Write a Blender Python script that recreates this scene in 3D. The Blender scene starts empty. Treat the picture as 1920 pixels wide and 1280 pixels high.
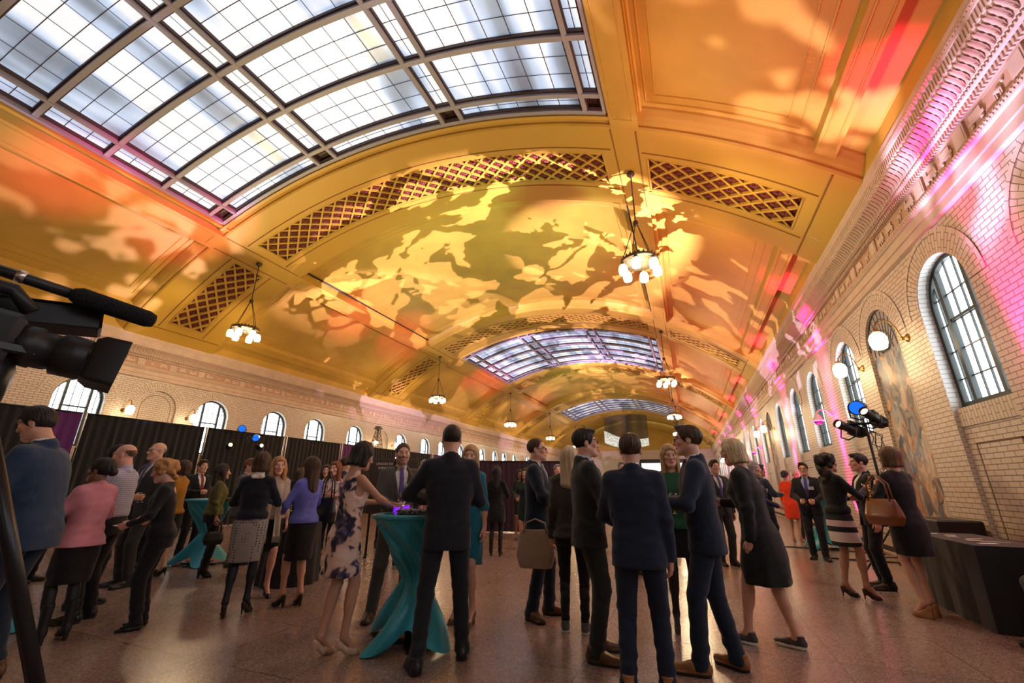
import bpy, math, random
import numpy as np
from mathutils import Vector, Matrix
random.seed(7); RNG=np.random.RandomState(11)
SC=bpy.context.scene; COL=SC.collection
pi=math.pi
# ---------------------------------------------------------------- camera
H_CAM=1.30; FPX=800.0; PITCH=math.radians(18.52); YAW=math.radians(21.69); ROLL=0.0052
_fh=Vector((-math.sin(YAW),math.cos(YAW),0)); _r0=Vector((math.cos(YAW),math.sin(YAW),0))
_fw=_fh*math.cos(PITCH)+Vector((0,0,math.sin(PITCH))); _u0=-_fh*math.sin(PITCH)+Vector((0,0,math.cos(PITCH)))
_rt=_r0*math.cos(ROLL)+_u0*math.sin(ROLL); _up=-_r0*math.sin(ROLL)+_u0*math.cos(ROLL)
cd=bpy.data.cameras.new('camera'); cam=bpy.data.objects.new('camera',cd); COL.objects.link(cam)
cd.sensor_width=36; cd.lens=FPX/1920*36; cd.clip_start=.05; cd.clip_end=300
cam.matrix_world=Matrix(((_rt.x,_up.x,-_fw.x,0),(_rt.y,_up.y,-_fw.y,0),(_rt.z,_up.z,-_fw.z,H_CAM),(0,0,0,1)))
SC.camera=cam
# ---------------------------------------------------------------- render look
SC.view_settings.view_transform='Standard'; SC.view_settings.look='None'
SC.view_settings.gamma=1; SC.view_settings.use_curve_mapping=False
SC.view_settings.exposure=0.0
try:
    cy=SC.cycles
    cy.max_bounces=6; cy.diffuse_bounces=4; cy.glossy_bounces=3; cy.transmission_bounces=5; cy.transparent_max_bounces=6
    cy.caustics_reflective=False; cy.caustics_refractive=False; cy.sample_clamp_indirect=6; cy.blur_glossy=.6
except Exception: pass
# ---------------------------------------------------------------- world (overcast daylight outside)
w=bpy.data.worlds.new('overcast'); SC.world=w; w.use_nodes=True
w.node_tree.nodes['Background'].inputs[0].default_value=(.82,.9,1,1); w.node_tree.nodes['Background'].inputs[1].default_value=1.0
# ---------------------------------------------------------------- hall dimensions (metres)
XC=-7.2; XR=3.72; XL=2*XC-XR; Y0=-9.0; Y1=70.0
SPAN=10.63; ZC=6.34; AP=10.5; _h=AP-ZC; RAD=(SPAN*SPAN+_h*_h)/(2*_h)
def arch(x,dz=0.0): return AP-RAD+math.sqrt(max(RAD*RAD-(x-XC)**2,0))+dz
RIBS=[-3.4,9.6,22.5,34.6,46.6,58.6]
# ---------------------------------------------------------------- stage lights, with added warm ceiling fill
def spot(name,loc,tgt,color,power,angle,blend=.3,size=.03,gobo=None,sx=1.0):
    l=bpy.data.lights.new(name,'SPOT'); l.color=color; l.energy=power; l.spot_size=math.radians(angle); l.spot_blend=blend; l.shadow_soft_size=size
    o=bpy.data.objects.new(name,l); COL.objects.link(o); o.location=loc
    o.rotation_euler=(Vector(tgt)-Vector(loc)).to_track_quat('-Z','Y').to_euler()
    if gobo:                                    # a cut-out pattern disc in the projector
        l.use_nodes=True; nt=l.node_tree; N=nt.nodes; L=nt.links
        em=next(n for n in N if n.type=='EMISSION')
        tc=N.new('ShaderNodeTexCoord'); sep=N.new('ShaderNodeSeparateXYZ'); L.new(tc.outputs['Normal'],sep.inputs[0])
        dx=N.new('ShaderNodeMath'); dx.operation='DIVIDE'; L.new(sep.outputs[0],dx.inputs[0]); L.new(sep.outputs[2],dx.inputs[1])
        dy=N.new('ShaderNodeMath'); dy.operation='DIVIDE'; L.new(sep.outputs[1],dy.inputs[0]); L.new(sep.outputs[2],dy.inputs[1])
        cb=N.new('ShaderNodeCombineXYZ'); L.new(dx.outputs[0],cb.inputs[0]); L.new(dy.outputs[0],cb.inputs[1]); cb.inputs[2].default_value=gobo[1]
        def nzn(sc,det,seed):
            n=N.new('ShaderNodeTexNoise'); n.inputs['Scale'].default_value=sc; n.inputs['Detail'].default_value=det
            ad=N.new('ShaderNodeVectorMath'); ad.operation='ADD'; ad.inputs[1].default_value=(seed,seed*.7,0); L.new(cb.outputs[0],ad.inputs[0]); L.new(ad.outputs[0],n.inputs['Vector']); return n
        def mth(op,a,b=None,v=0):
            n=N.new('ShaderNodeMath'); n.operation=op; L.new(a,n.inputs[0])
            if b is not None: L.new(b,n.inputs[1])
            else: n.inputs[1].default_value=v
            return n.outputs[0]
        w1=nzn(gobo[0]*.8,2,3.1)                      # warp, so the cut-outs read as foliage and boughs
        wv=N.new('ShaderNodeVectorMath'); wv.operation='MULTIPLY_ADD'; L.new(w1.outputs['Color'],wv.inputs[0]); wv.inputs[1].default_value=(gobo[2]/gobo[0]*2.2,)*3; L.new(cb.outputs[0],wv.inputs[2])
        vo=N.new('ShaderNodeTexVoronoi'); vo.feature='DISTANCE_TO_EDGE'; vo.inputs['Scale'].default_value=gobo[0]; L.new(wv.outputs[0],vo.inputs['Vector'])
        big=nzn(gobo[0]*.55,1,7.7)
        v=mth('ADD',vo.outputs['Distance'],mth('MULTIPLY',mth('SUBTRACT',big.outputs['Fac'],v=.5),v=1.5))
        fin=nzn(gobo[0]*4.5,2,1.3); v=mth('ADD',v,mth('MULTIPLY',mth('SUBTRACT',fin.outputs['Fac'],v=.5),v=.45))
        rp=N.new('ShaderNodeMapRange'); rp.inputs[1].default_value=gobo[3]; rp.inputs[2].default_value=gobo[3]+gobo[4]; L.new(v,rp.inputs[0]); L.new(rp.outputs[0],em.inputs['Strength'])
    return o
AMBER=(1,.74,1.25); TEAL=(.30,.75,.62); PINK=(1,.035,.38)
spot('gobo_projector',(2.4,8.1,2.55),(-6.6,15.8,10.6),AMBER,24000,62,.3,.010,(6.2,.3,.9,.17,.012))
spot('gobo_projector',(-13.1,10.0,2.75),(.4,17.5,8.6),AMBER,14000,50,.3,.010,(6.4,2.7,1.0,.17,.012))
spot('gobo_projector',(-13.1,10.3,2.75),(-15.2,16.8,7.4),AMBER,7500,84,.3,.015,(3.4,5.1,1.0,.17,.015))
spot('gobo_projector',(2.3,8.0,2.55),(1.6,3.6,8.2),AMBER,2000,85,.5,.10,(3.4,8.1,1.0,.10,.07))
spot('gobo_projector',(-13.0,9.7,2.75),(-15.2,4.2,8.2),AMBER,2000,85,.5,.10,(4,9.3,1.0,.18,.06))
spot('gobo_projector',(2.2,22.8,2.8),(-8.0,41.0,10.4),AMBER,20000,50,.4,.012,(9,12.3,.8,.18,.015))
spot('gobo_projector',(-9.2,24.2,2.6),(-2.5,42.0,10.0),AMBER,14000,50,.4,.012,(9,15.3,.8,.18,.015))
spot('gobo_projector',(-9.2,24.4,2.6),(-6.5,30.0,10.4),AMBER,5000,90,.4,.012,(6,19.3,.8,.18,.015))
spot('wash_fill_light',(2.0,8.1,2.8),(-6.8,14.8,10.6),TEAL,6000,50,.9,.2)
spot('wash_fill_light',(-9.2,24.2,2.6),(-7.5,40.0,10.6),TEAL,5000,40,.9,.2)
spot('wash_fill_light',(2.4,8.3,2.5),(-5.5,9.5,10.4),(1,.78,.36),1200,120,1.0,.3)  # added warm fill to lift ceiling ambient, this and the next two; no real fixture
spot('wash_fill_light',(-13.1,10.2,2.8),(-8.5,8.0,10.4),(1,.78,.36),1200,120,1.0,.3)
spot('wash_fill_light',(-13.1,10.2,2.8),(-9.5,3.0,10.0),(1,.76,.34),900,100,1.0,.3)
for t_ in (4.6,7.2,15.0,18.6): spot('beam_light',(2.45,8.2,2.6),(-13.62,t_,9.0),PINK,16000,11,1.0,.05)
for t_ in (28.5,31.0,41.0): spot('beam_light',(2.3,23.0,2.6),(-13.62,t_,9.0),PINK,14000,11,1.0,.05)
UPY=[6.25,13.45,18.85,26.4,31.8,39.4,44.9,52.4]
for y in UPY:
    spot('uplight',(XR-.30,y,.2),(XR,y,1.3),PINK,420,34,.9,.03)
    spot('uplight',(XR-.30,y,.2),(XR,y,3.3),PINK,4000,13,.8,.03)
    spot('uplight',(XR-.30,y,.2),(XR-.16,y,5.9),PINK,9000,17,.8,.03)
    spot('uplight_spill',(XR-.30,y,.25),(XR-2.4,y,7.4),PINK,1500,60,1.0,.05)
# ================================================================ helpers
class M:
    def __init__(s): s.v=[]; s.f=[]; s.mi=[]; s.sm=[]; s.uv=[]; s.hasuv=False
    def add(s,vs,fs,mi=0,sm=False,uv=None):
        b=len(s.v); s.v.extend([tuple(float(c) for c in p) for p in vs])
        for i,f in enumerate(fs):
            s.f.append(tuple(b+k for k in f)); s.mi.append(mi); s.sm.append(sm)
            if uv is not None: s.hasuv=True; s.uv.append([uv[k] for k in f])
            else: s.uv.append(None)
        return s
    def quad(s,a,b,c,d,mi=0,uv=None,sm=False): return s.add([a,b,c,d],[(0,1,2,3)],mi,sm,uv)
    def box(s,lo,hi,mi=0,mat=None,bev=0):
        x0,y0,z0=lo; x1,y1,z1=hi
        if bev>0:
            b=min(bev,abs(x1-x0)*.45,abs(y1-y0)*.45,abs(z1-z0)*.45)
            vs=[];idx={}
            for X,ix in ((x0,-1),(x1,1)):
                for Y,iy in ((y0,-1),(y1,1)):
                    for Z,iz in ((z0,-1),(z1,1)):
                        for ax in range(3):
                            p=[X-ix*b,Y-iy*b,Z-iz*b]; p[ax]=(X,Y,Z)[ax]
                            idx[(ix,iy,iz,ax)]=len(vs); vs.append(p)
            fs=[]
            for ax in range(3):
                o=[a for a in range(3) if a!=ax]
                for sg in (-1,1):
                    q=[]
                    for (u,v) in ((-1,-1),(1,-1),(1,1),(-1,1)):
                        k=[0,0,0]; k[ax]=sg; k[o[0]]=u; k[o[1]]=v; q.append(idx[(*k,ax)])
                    fs.append(tuple(q))
            for ax in range(3):
                o=[a for a in range(3) if a!=ax]
                for u in (-1,1):
                    for v in (-1,1):
                        k0=[0,0,0];k0[o[0]]=u;k0[o[1]]=v;k1=list(k0);k0[ax]=-1;k1[ax]=1
                        fs.append((idx[(*k0,o[0])],idx[(*k1,o[0])],idx[(*k1,o[1])],idx[(*k0,o[1])]))
            for ix in (-1,1):
                for iy in (-1,1):
                    for iz in (-1,1): fs.append((idx[(ix,iy,iz,0)],idx[(ix,iy,iz,1)],idx[(ix,iy,iz,2)]))
        else:
            vs=[(x0,y0,z0),(x1,y0,z0),(x1,y1,z0),(x0,y1,z0),(x0,y0,z1),(x1,y0,z1),(x1,y1,z1),(x0,y1,z1)]
            fs=[(0,3,2,1),(4,5,6,7),(0,1,5,4),(1,2,6,5),(2,3,7,6),(3,0,4,7)]
        if mat is not None: vs=[mat@Vector(p) for p in vs]
        return s.add(vs,fs,mi)
    def tube(s,path,r,n=8,mi=0,cap=True,sm=True):
        P=[Vector(p) for p in path]; R=r if hasattr(r,'__len__') else [r]*len(P)
        vs=[];fs=[]; prev=None
        for i,p in enumerate(P):
            t=(P[min(i+1,len(P)-1)]-P[max(i-1,0)]).normalized()
            if prev is None:
                a=Vector((0,0,1)) if abs(t.z)<.9 else Vector((1,0,0)); u=t.cross(a).normalized()
            else: u=(prev-t*prev.dot(t)).normalized()
            prev=u; w_=t.cross(u)
            for k in range(n):
                a=2*pi*k/n; vs.append(p+(u*math.cos(a)+w_*math.sin(a))*R[i])
        for i in range(len(P)-1):
            for k in range(n): fs.append((i*n+k,i*n+(k+1)%n,(i+1)*n+(k+1)%n,(i+1)*n+k))
        if cap: fs.append(tuple(range(n-1,-1,-1))); fs.append(tuple((len(P)-1)*n+k for k in range(n)))
        return s.add(vs,fs,mi,sm)
    def lathe(s,prof,n=16,c=(0,0,0),mi=0,mat=None,sm=True,sx=1,sy=1):
        vs=[];fs=[]
        for r,z in prof:
            for k in range(n):
                a=2*pi*k/n; p=Vector((c[0]+r*math.cos(a)*sx,c[1]+r*math.sin(a)*sy,c[2]+z)); vs.append(mat@p if mat is not None else p)
        for i in range(len(prof)-1):
            for k in range(n): fs.append((i*n+k,i*n+(k+1)%n,(i+1)*n+(k+1)%n,(i+1)*n+k))
        if prof[0][0]>1e-5: fs.append(tuple(range(n-1,-1,-1)))
        if prof[-1][0]>1e-5: fs.append(tuple((len(prof)-1)*n+k for k in range(n)))
        return s.add(vs,fs,mi,sm)
    def grid(s,P,mi=0,sm=True,uv=None,closed=False):
        nu=len(P); nv=len(P[0]); vs=[p for row in P for p in row]
        fs=[(i*nv+j,i*nv+j+1,(i+1)*nv+j+1,(i+1)*nv+j) for i in range(nu-1) for j in range(nv-1)]
        u=[q for row in uv for q in row] if uv is not None else None
        return s.add(vs,fs,mi,sm,u)
    def sphere(s,c,r,n=10,m=7,mi=0,sc=(1,1,1),mat=None):
        prof=[(max(r*math.sin(pi*i/m),1e-6),-r*math.cos(pi*i/m)) for i in range(m+1)]
        vs=[];fs=[]
        for R_,z in prof:
            for k in range(n):
                a=2*pi*k/n; p=Vector((c[0]+R_*math.cos(a)*sc[0],c[1]+R_*math.sin(a)*sc[1],c[2]+z*sc[2])); vs.append(mat@p if mat is not None else p)
        for i in range(m):
            for k in range(n): fs.append((i*n+k,i*n+(k+1)%n,(i+1)*n+(k+1)%n,(i+1)*n+k))
        return s.add(vs,fs,mi,True)
    def mesh(s,name):
        me=bpy.data.meshes.new(name); me.from_pydata(s.v,[],s.f)
        me.polygons.foreach_set('material_index',s.mi); me.polygons.foreach_set('use_smooth',s.sm)
        if s.hasuv:
            ul=me.uv_layers.new(name='UVMap'); flat=[]
            for f,u in zip(s.f,s.uv):
                if u is None: flat.extend([0.0,0.0]*len(f))
                else:
                    for q in u: flat.extend((float(q[0]),float(q[1])))
            ul.data.foreach_set('uv',flat)
        me.update(); return me
def link(name,data,parent=None,mats=(),loc=None,rot=None):
    o=bpy.data.objects.new(name,data); COL.objects.link(o)
    if data is not None and not len(data.materials):
        for m in mats: data.materials.append(m)
    if parent is not None: o.parent=parent
    if loc is not None: o.location=loc
    if rot is not None: o.rotation_euler=rot
    return o
def build(m,name,mats,parent=None,loc=None,rot=None):
    if not isinstance(mats,(list,tuple)): mats=[mats]
    return link(name,m.mesh(name),parent,mats,loc,rot)
def tag(o,label,cat=None,group=None,kind=None):
    if label: o['label']=label
    if cat: o['category']=cat
    if group: o['group']=group
    if kind: o['kind']=kind
    return o
def empty(name,loc=(0,0,0),rz=0): 
    o=bpy.data.objects.new(name,None); COL.objects.link(o); o.location=loc; o.rotation_euler=(0,0,rz); o.empty_display_size=.1; return o
def copytree(o,parent=None):
    c=o.copy(); COL.objects.link(c)
    if parent is not None: c.parent=parent
    for ch in list(o.children): copytree(ch,c)
    return c
# ---------------- materials
MATS={}
def mat(name,color,rough=.6,metal=0,emit=0,ecol=None,bump=0,bscale=40,var=0,vscale=6,spec=.5,coat=0,sheen=0,trans=0,alpha=1,stretch=(1,1,1),ior=1.45):
    if name in MATS: return MATS[name]
    m=bpy.data.materials.new(name); m.use_nodes=True; nt=m.node_tree; N=nt.nodes; L=nt.links; b=N['Principled BSDF']
    c=tuple(color)+(1,); b.inputs['Base Color'].default_value=c; b.inputs['Roughness'].default_value=rough; b.inputs['Metallic'].default_value=metal
    b.inputs['Specular IOR Level'].default_value=spec; b.inputs['IOR'].default_value=ior
    if coat: b.inputs['Coat Weight'].default_value=coat; b.inputs['Coat Roughness'].default_value=.1
    if sheen: b.inputs['Sheen Weight'].default_value=sheen; b.inputs['Sheen Roughness'].default_value=.5
    if trans: b.inputs['Transmission Weight'].default_value=trans
    if emit: b.inputs['Emission Color'].default_value=tuple(ecol or color)+(1,); b.inputs['Emission Strength'].default_value=emit
    if bump or var:
        tc=N.new('ShaderNodeTexCoord'); mp=N.new('ShaderNodeMapping'); mp.inputs['Scale'].default_value=stretch; L.new(tc.outputs['Object'],mp.inputs[0])
    if var:
        n=N.new('ShaderNodeTexNoise'); n.inputs['Scale'].default_value=vscale; n.inputs['Detail'].default_value=3; L.new(mp.outputs[0],n.inputs['Vector'])
        r=N.new('ShaderNodeValToRGB'); e=r.color_ramp.elements
        e[0].position=.3; e[0].color=tuple(max(0,x*(1-var)) for x in color)+(1,); e[1].position=.7; e[1].color=tuple(min(1,x*(1+var)) for x in color)+(1,)
        L.new(n.outputs['Fac'],r.inputs[0]); L.new(r.outputs[0],b.inputs['Base Color'])
    if bump:
        n=N.new('ShaderNodeTexNoise'); n.inputs['Scale'].default_value=bscale; n.inputs['Detail'].default_value=2; L.new(mp.outputs[0],n.inputs['Vector'])
        bp=N.new('ShaderNodeBump'); bp.inputs['Strength'].default_value=bump; bp.inputs['Distance'].default_value=.02; L.new(n.outputs['Fac'],bp.inputs['Height']); L.new(bp.outputs[0],b.inputs['Normal'])
    MATS[name]=m; return m
def emis(name,color,strength):
    if name in MATS: return MATS[name]
    m=bpy.data.materials.new(name); m.use_nodes=True; nt=m.node_tree
    nt.nodes.remove(nt.nodes['Principled BSDF']); e=nt.nodes.new('ShaderNodeEmission'); e.inputs[0].default_value=tuple(color)+(1,); e.inputs[1].default_value=strength
    nt.links.new(e.outputs[0],nt.nodes['Material Output'].inputs[0]); MATS[name]=m; return m
def nodes(name):
    m=bpy.data.materials.new(name); m.use_nodes=True; MATS[name]=m; return m,m.node_tree.nodes,m.node_tree.links,m.node_tree.nodes['Principled BSDF']
def ramp(N,L,src,stops):
    r=N.new('ShaderNodeValToRGB'); e=r.color_ramp.elements
    while len(e)<len(stops): e.new(.5)
    for x,(p,c) in zip(e,stops): x.position=p; x.color=tuple(c)+(1,)
    L.new(src,r.inputs[0]); return r
def brick_mat(name,c1,c2,mo,bw=.21,rh=.072,ms=.006,rough=.35):
    m,N,L,b=nodes(name); uv=N.new('ShaderNodeUVMap'); t=N.new('ShaderNodeTexBrick'); L.new(uv.outputs[0],t.inputs['Vector'])
    t.inputs['Scale'].default_value=1; t.inputs['Brick Width'].default_value=bw; t.inputs['Row Height'].default_value=rh; t.inputs['Mortar Size'].default_value=ms; t.inputs['Mortar Smooth'].default_value=.15; t.inputs['Bias'].default_value=-.3
    t.inputs['Color1'].default_value=tuple(c1)+(1,); t.inputs['Color2'].default_value=tuple(c2)+(1,); t.inputs['Mortar'].default_value=tuple(mo)+(1,)
    L.new(t.outputs['Color'],b.inputs['Base Color']); b.inputs['Roughness'].default_value=rough
    bp=N.new('ShaderNodeBump'); bp.invert=True; bp.inputs['Strength'].default_value=.5; bp.inputs['Distance'].default_value=.01; L.new(t.outputs['Fac'],bp.inputs['Height']); L.new(bp.outputs[0],b.inputs['Normal'])
    return m
M_BRICK=brick_mat('glazed brick',(.64,.53,.43),(.70,.60,.50),(.17,.115,.085))
M_REVEAL=brick_mat('white glazed brick',(.80,.80,.78),(.84,.84,.82),(.45,.44,.43))
M_STONE=mat('cornice stone',(.60,.45,.34),.6,var=.10,vscale=3)
M_STONE2=mat('carved ornament stone',(.52,.36,.26),.6)
M_FRIEZE=mat('frieze ground',(.50,.30,.20),.7)
M_GOLD=mat('gold ceiling paint',(.57,.335,.045),.55,var=.10,vscale=.9)
M_GOLD2=mat('gold moulding paint',(.57,.335,.04),.5)
M_LINE=mat('dark moulding line',(.25,.12,.02),.7)
M_RED=mat('oxblood coffer',(.085,.010,.008),.5)
M_ROSE=mat('gilded rosette',(.17,.03,.018),.4)
M_BAR=mat('skylight bar grey',(.36,.33,.36),.5)
M_SASH=mat('skylight sash brown',(.07,.035,.03),.6)
M_WFRAME=mat('window frame dark green',(.018,.028,.028),.45)
M_BLACK=mat('black plastic',(.012,.012,.014),.45)
M_BLACKM=mat('black metal',(.015,.015,.017),.35,metal=.3)
M_STEEL=mat('bare steel',(.6,.6,.62),.3,metal=1)
M_BRASS=mat('aged brass',(.45,.28,.10),.35,metal=1)
M_IRON=mat('bronze iron',(.10,.065,.04),.45,metal=.6)
M_DAY=emis('window daylight',(.93,.97,1.0),7.2)
M_LAMP=emis('lit opal glass',(1.0,.80,.52),9)
# ================================================================ floor
def floor_mat():
    m,N,L,b=nodes('pink terrazzo'); tc=N.new('ShaderNodeTexCoord')
    n1=N.new('ShaderNodeTexVoronoi'); n1.inputs['Scale'].default_value=95; L.new(tc.outputs['Object'],n1.inputs['Vector'])
    r1=ramp(N,L,n1.outputs['Color'],[(0,(.12,.078,.066)),(.35,(.22,.145,.12)),(.65,(.29,.20,.167)),(1,(.41,.31,.275))])
    n2=N.new('ShaderNodeTexNoise'); n2.inputs['Scale'].default_value=1.1; n2.inputs['Detail'].default_value=2; L.new(tc.outputs['Object'],n2.inputs['Vector'])
    t=N.new('ShaderNodeTexBrick'); L.new(tc.outputs['Object'],t.inputs['Vector']); t.offset=0; t.inputs['Scale'].default_value=1; t.inputs['Brick Width'].default_value=.92; t.inputs['Row Height'].default_value=.92; t.inputs['Mortar Size'].default_value=.004
    t.inputs['Color1'].default_value=(.93,.93,.93,1); t.inputs['Color2'].default_value=(1.06,1.06,1.06,1); t.inputs['Mortar'].default_value=(.3,.26,.25,1)
    mx=N.new('ShaderNodeMix'); mx.data_type='RGBA'; mx.blend_type='MULTIPLY'; mx.inputs[0].default_value=1; L.new(r1.outputs[0],mx.inputs[6]); L.new(t.outputs['Color'],mx.inputs[7])
    L.new(mx.outputs[2],b.inputs['Base Color'])
    mr=N.new('ShaderNodeMapRange'); mr.inputs[3].default_value=.16; mr.inputs[4].default_value=.30; L.new(n2.outputs['Fac'],mr.inputs[0]); L.new(mr.outputs[0],b.inputs['Roughness'])
    bp=N.new('ShaderNodeBump'); bp.inputs['Strength'].default_value=.06; bp.inputs['Distance'].default_value=.01; L.new(n1.outputs['Distance'],bp.inputs['Height']); L.new(bp.outputs[0],b.inputs['Normal'])
    b.inputs['Specular IOR Level'].default_value=.6
    return m
m=M(); m.quad((XL-.3,Y0,0),(XR+.3,Y0,0),(XR+.3,Y1,0),(XL-.3,Y1,0))
tag(build(m,'floor',floor_mat()),'polished pink terrazzo floor with square joints across the whole hall','floor',kind='structure')
# ================================================================ side walls
HW=.67; ZS=3.89; ZSILL=2.40; ZB=.34; ZTOP=4.95
MUR=[-3.3,9.85,22.95,35.9,48.9,61.9]
WIN=[-6.2,-.9,1.9,5.0,7.58]
for k in (1,2,3,4): WIN+= [MUR[k]+2.1,MUR[k]+5.1,MUR[k]+7.6,MUR[k]+10.65]
WIN+=[64.0,67.0]; WIN=[w_ for w_ in WIN if w_<69]
def Wp(side,y,z,d=0.0): return ((XR+d) if side>0 else (XL-d),y,z)
def arcpts(c,hw,n=20): return [(c-hw*math.cos(pi*i/n),ZS+hw*math.sin(pi*i/n)) for i in range(n+1)]
def wall(side,ops):
    m=M(); P=lambda y,z,d=0:Wp(side,y,z,d)
    def q(y0,y1,z0,z1,d=0,mi=0,rot=False):
        uv=[(y0,z0),(y1,z0),(y1,z1),(y0,z1)]
        if rot: uv=[(b_,a_) for a_,b_ in uv]
        m.quad(P(y0,z0,d),P(y1,z0,d),P(y1,z1,d),P(y0,z1,d),mi,uv)
    yc=Y0
    for c,kind in sorted(ops):
        q(yc,c-HW,0,ZTOP); yc=c+HW
        q(c-HW,c+HW,0,ZB)
        A=arcpts(c,HW)
        for (ya,za),(yb,zb) in zip(A[:-1],A[1:]):
            m.quad(P(ya,za),P(yb,zb),P(yb,ZTOP),P(ya,ZTOP),0,[(ya,za),(yb,zb),(yb,ZTOP),(ya,ZTOP)])
        dp=.24 if kind=='W' else .07
        out=[(c-HW,ZB)]+A+[(c+HW,ZB)]; s=0
        for (ya,za),(yb,zb) in zip(out[:-1],out[1:]):
            l=math.hypot(yb-ya,zb-za)
            m.quad(P(ya,za),P(yb,zb),P(yb,zb,dp),P(ya,za,dp),1 if kind=='W' else 0,[(0,s),(0,s+l),(dp,s+l),(dp,s)]); s+=l
        m.quad(P(c-HW,ZB),P(c+HW,ZB),P(c+HW,ZB,dp),P(c-HW,ZB,dp),2)
        n=26                                                   # ring of radial bricks
        for ra,rb in ((HW,HW+.30),(HW+.30,HW+.37)):
            for i in range(n):
                a0=pi*i/n; a1=pi*(i+1)/n; pr=-.006 if ra==HW else -.012
                pt=lambda r,a:P(c-r*math.cos(a),ZS+r*math.sin(a),pr)
                if ra==HW: uv=[(.03,a0*.8),(.03,a1*.8),(.33,a1*.8),(.33,a0*.8)]
                else: uv=[(a0,.01),(a1,.01),(a1,.06),(a0,.06)]
                m.quad(pt(ra,a0),pt(ra,a1),pt(rb,a1),pt(rb,a0),0,uv)
        if kind=='P': q(c-HW,c+HW,ZB,.60,.06)
        if kind=='W':
            d=.06; q(c-HW,c+HW,ZB,ZSILL-.28,d); q(c-HW,c+HW,ZSILL-.28,ZSILL-.02,d-.015,0,True)
            m.quad(P(c-HW,ZSILL-.02,d-.015),P(c+HW,ZSILL-.02,d-.015),P(c+HW,ZSILL+.03,.24),P(c-HW,ZSILL+.03,.24),0,[(0,0),(1.3,0),(1.3,.2),(0,.2)])
            m.quad(P(c-HW,ZSILL-.28,d-.015),P(c+HW,ZSILL-.28,d-.015),P(c+HW,ZSILL-.28,d),P(c-HW,ZSILL-.28,d),2)
            for (a,b_,e,f_) in ((c-.48,c+.48,1.86,1.885),(c-.48,c-.455,.5,1.885),(c+.455,c+.48,.5,1.885),(c-.48,c+.48,.5,.525)):
                m.box(P(a,e,d-.003),P(b_,f_,d+.01),2)
        elif kind=='B':
            d=.07; q(c-HW,c+HW,ZB,ZS,d)
            for (ya,za),(yb,zb) in zip(A[:-1],A[1:]): m.add([P(ya,za,d),P(yb,zb,d),P(yb,ZS,d),P(ya,ZS,d)],[(0,1,2,3)],0,False,[(ya,za),(yb,zb),(yb,ZS),(ya,ZS)])
            for r0,r1,z0 in ((.52,.50,0),):
                for i in range(20):
                    a0=pi*i/20;a1=pi*(i+1)/20; pt=lambda r,a:P(c-r*math.cos(a),ZS+r*math.sin(a),d-.004)
                    m.quad(pt(r0,a0),pt(r0,a1),pt(r1,a1),pt(r1,a0),2)
                m.box(P(c-.52,ZB,d-.004),P(c-.50,ZS,d),2); m.box(P(c+.50,ZB,d-.004),P(c+.52,ZS,d),2)
    q(yc,Y1,0,ZTOP)
    return m
M_JOINT=mat('dark brick joint',(.17,.11,.08),.8)
for side,nm in ((1,'wall_right'),(-1,'wall_left')):
    ops=[(c,'W') for c in WIN]+[(c,'P' if side>0 else 'B') for c in MUR]
    o=build(wall(side,ops),nm,[M_BRICK,M_REVEAL,M_JOINT])
    tag(o,'cream glazed brick wall with arched windows and mural bays' if side>0 else 'cream glazed brick wall with arched windows behind the black drapes','wall',kind='structure')
# windows -------------------------------------------------------
def window_meshes(side):
    s=1 if side>0 else -1; d=.19
    fr=M(); mu=M(); pa=M()
    R_=HW
    def zt(y): return ZS+math.sqrt(max(R_*R_-y*y,0))
    P=lambda y,z,dd:(s*dd,y,z)
    n=24
    pts=[(-R_,ZSILL)]+[(-R_*math.cos(pi*i/n),ZS+R_*math.sin(pi*i/n)) for i in range(n+1)]+[(R_,ZSILL)]
    for i in range(len(pts)-1):
        a=pts[i]; b=pts[i+1]
        inn=lambda p:(p[0]*(1-.065/R_),ZS+(p[1]-ZS)*(1-.065/R_)) if p[1]>ZS else (p[0]*(1-.065/R_),p[1])
        ai,bi=inn(a),inn(b)
        fr.quad(P(*a,d-.05),P(*b,d-.05),P(*bi,d-.05),P(*ai,d-.05)); fr.quad(P(*ai,d-.05),P(*bi,d-.05),P(*bi,d+.03),P(*ai,d+.03))
    def vbar(m_,y,wd,z0,d0,d1): m_.box(P(y-wd/2,z0,d0),P(y+wd/2,min(zt(y-wd/2),zt(y+wd/2))-.03,d1))
    fr.box(P(-R_,ZSILL-.02,d-.06),P(R_,ZSILL+.06,d+.03))
    for y in (-.33,.33): vbar(fr,y,.075,ZSILL,d-.05,d+.03)
    fr.box(P(-.33,3.62,d-.04),P(.33,3.66,d+.02))
    for y in (-.11,.11,-.5,.5): vbar(mu,y,.018,ZSILL,d-.012,d+.012)
    for z in (2.80,3.21,3.62,4.03):
        for a,b in ((-.62,-.36),(-.3,.3),(.36,.62)):
            h=math.sqrt(max(R_*R_-max(z-ZS,0)**2,0))-.05
            a2=max(a,-h); b2=min(b,h)
            if b2>a2: mu.box(P(a2,z-.009,d-.012),P(b2,z+.009,d+.012))
    A=[(-R_*.97*math.cos(pi*i/n),ZS+R_*.97*math.sin(pi*i/n)) for i in range(n+1)]
    pa.add([P(-R_*.97,ZSILL,d+.015),P(R_*.97,ZSILL,d+.015)]+[P(*p,d+.015) for p in A[::-1]],[tuple(range(n+3))])
    mu2=[fr.mesh('frame'),mu.mesh('muntins'),pa.mesh('glass')]
    for me,mt in zip(mu2,(M_WFRAME,M_WFRAME,M_DAY)): me.materials.append(mt)
    return mu2
k=0
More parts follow.
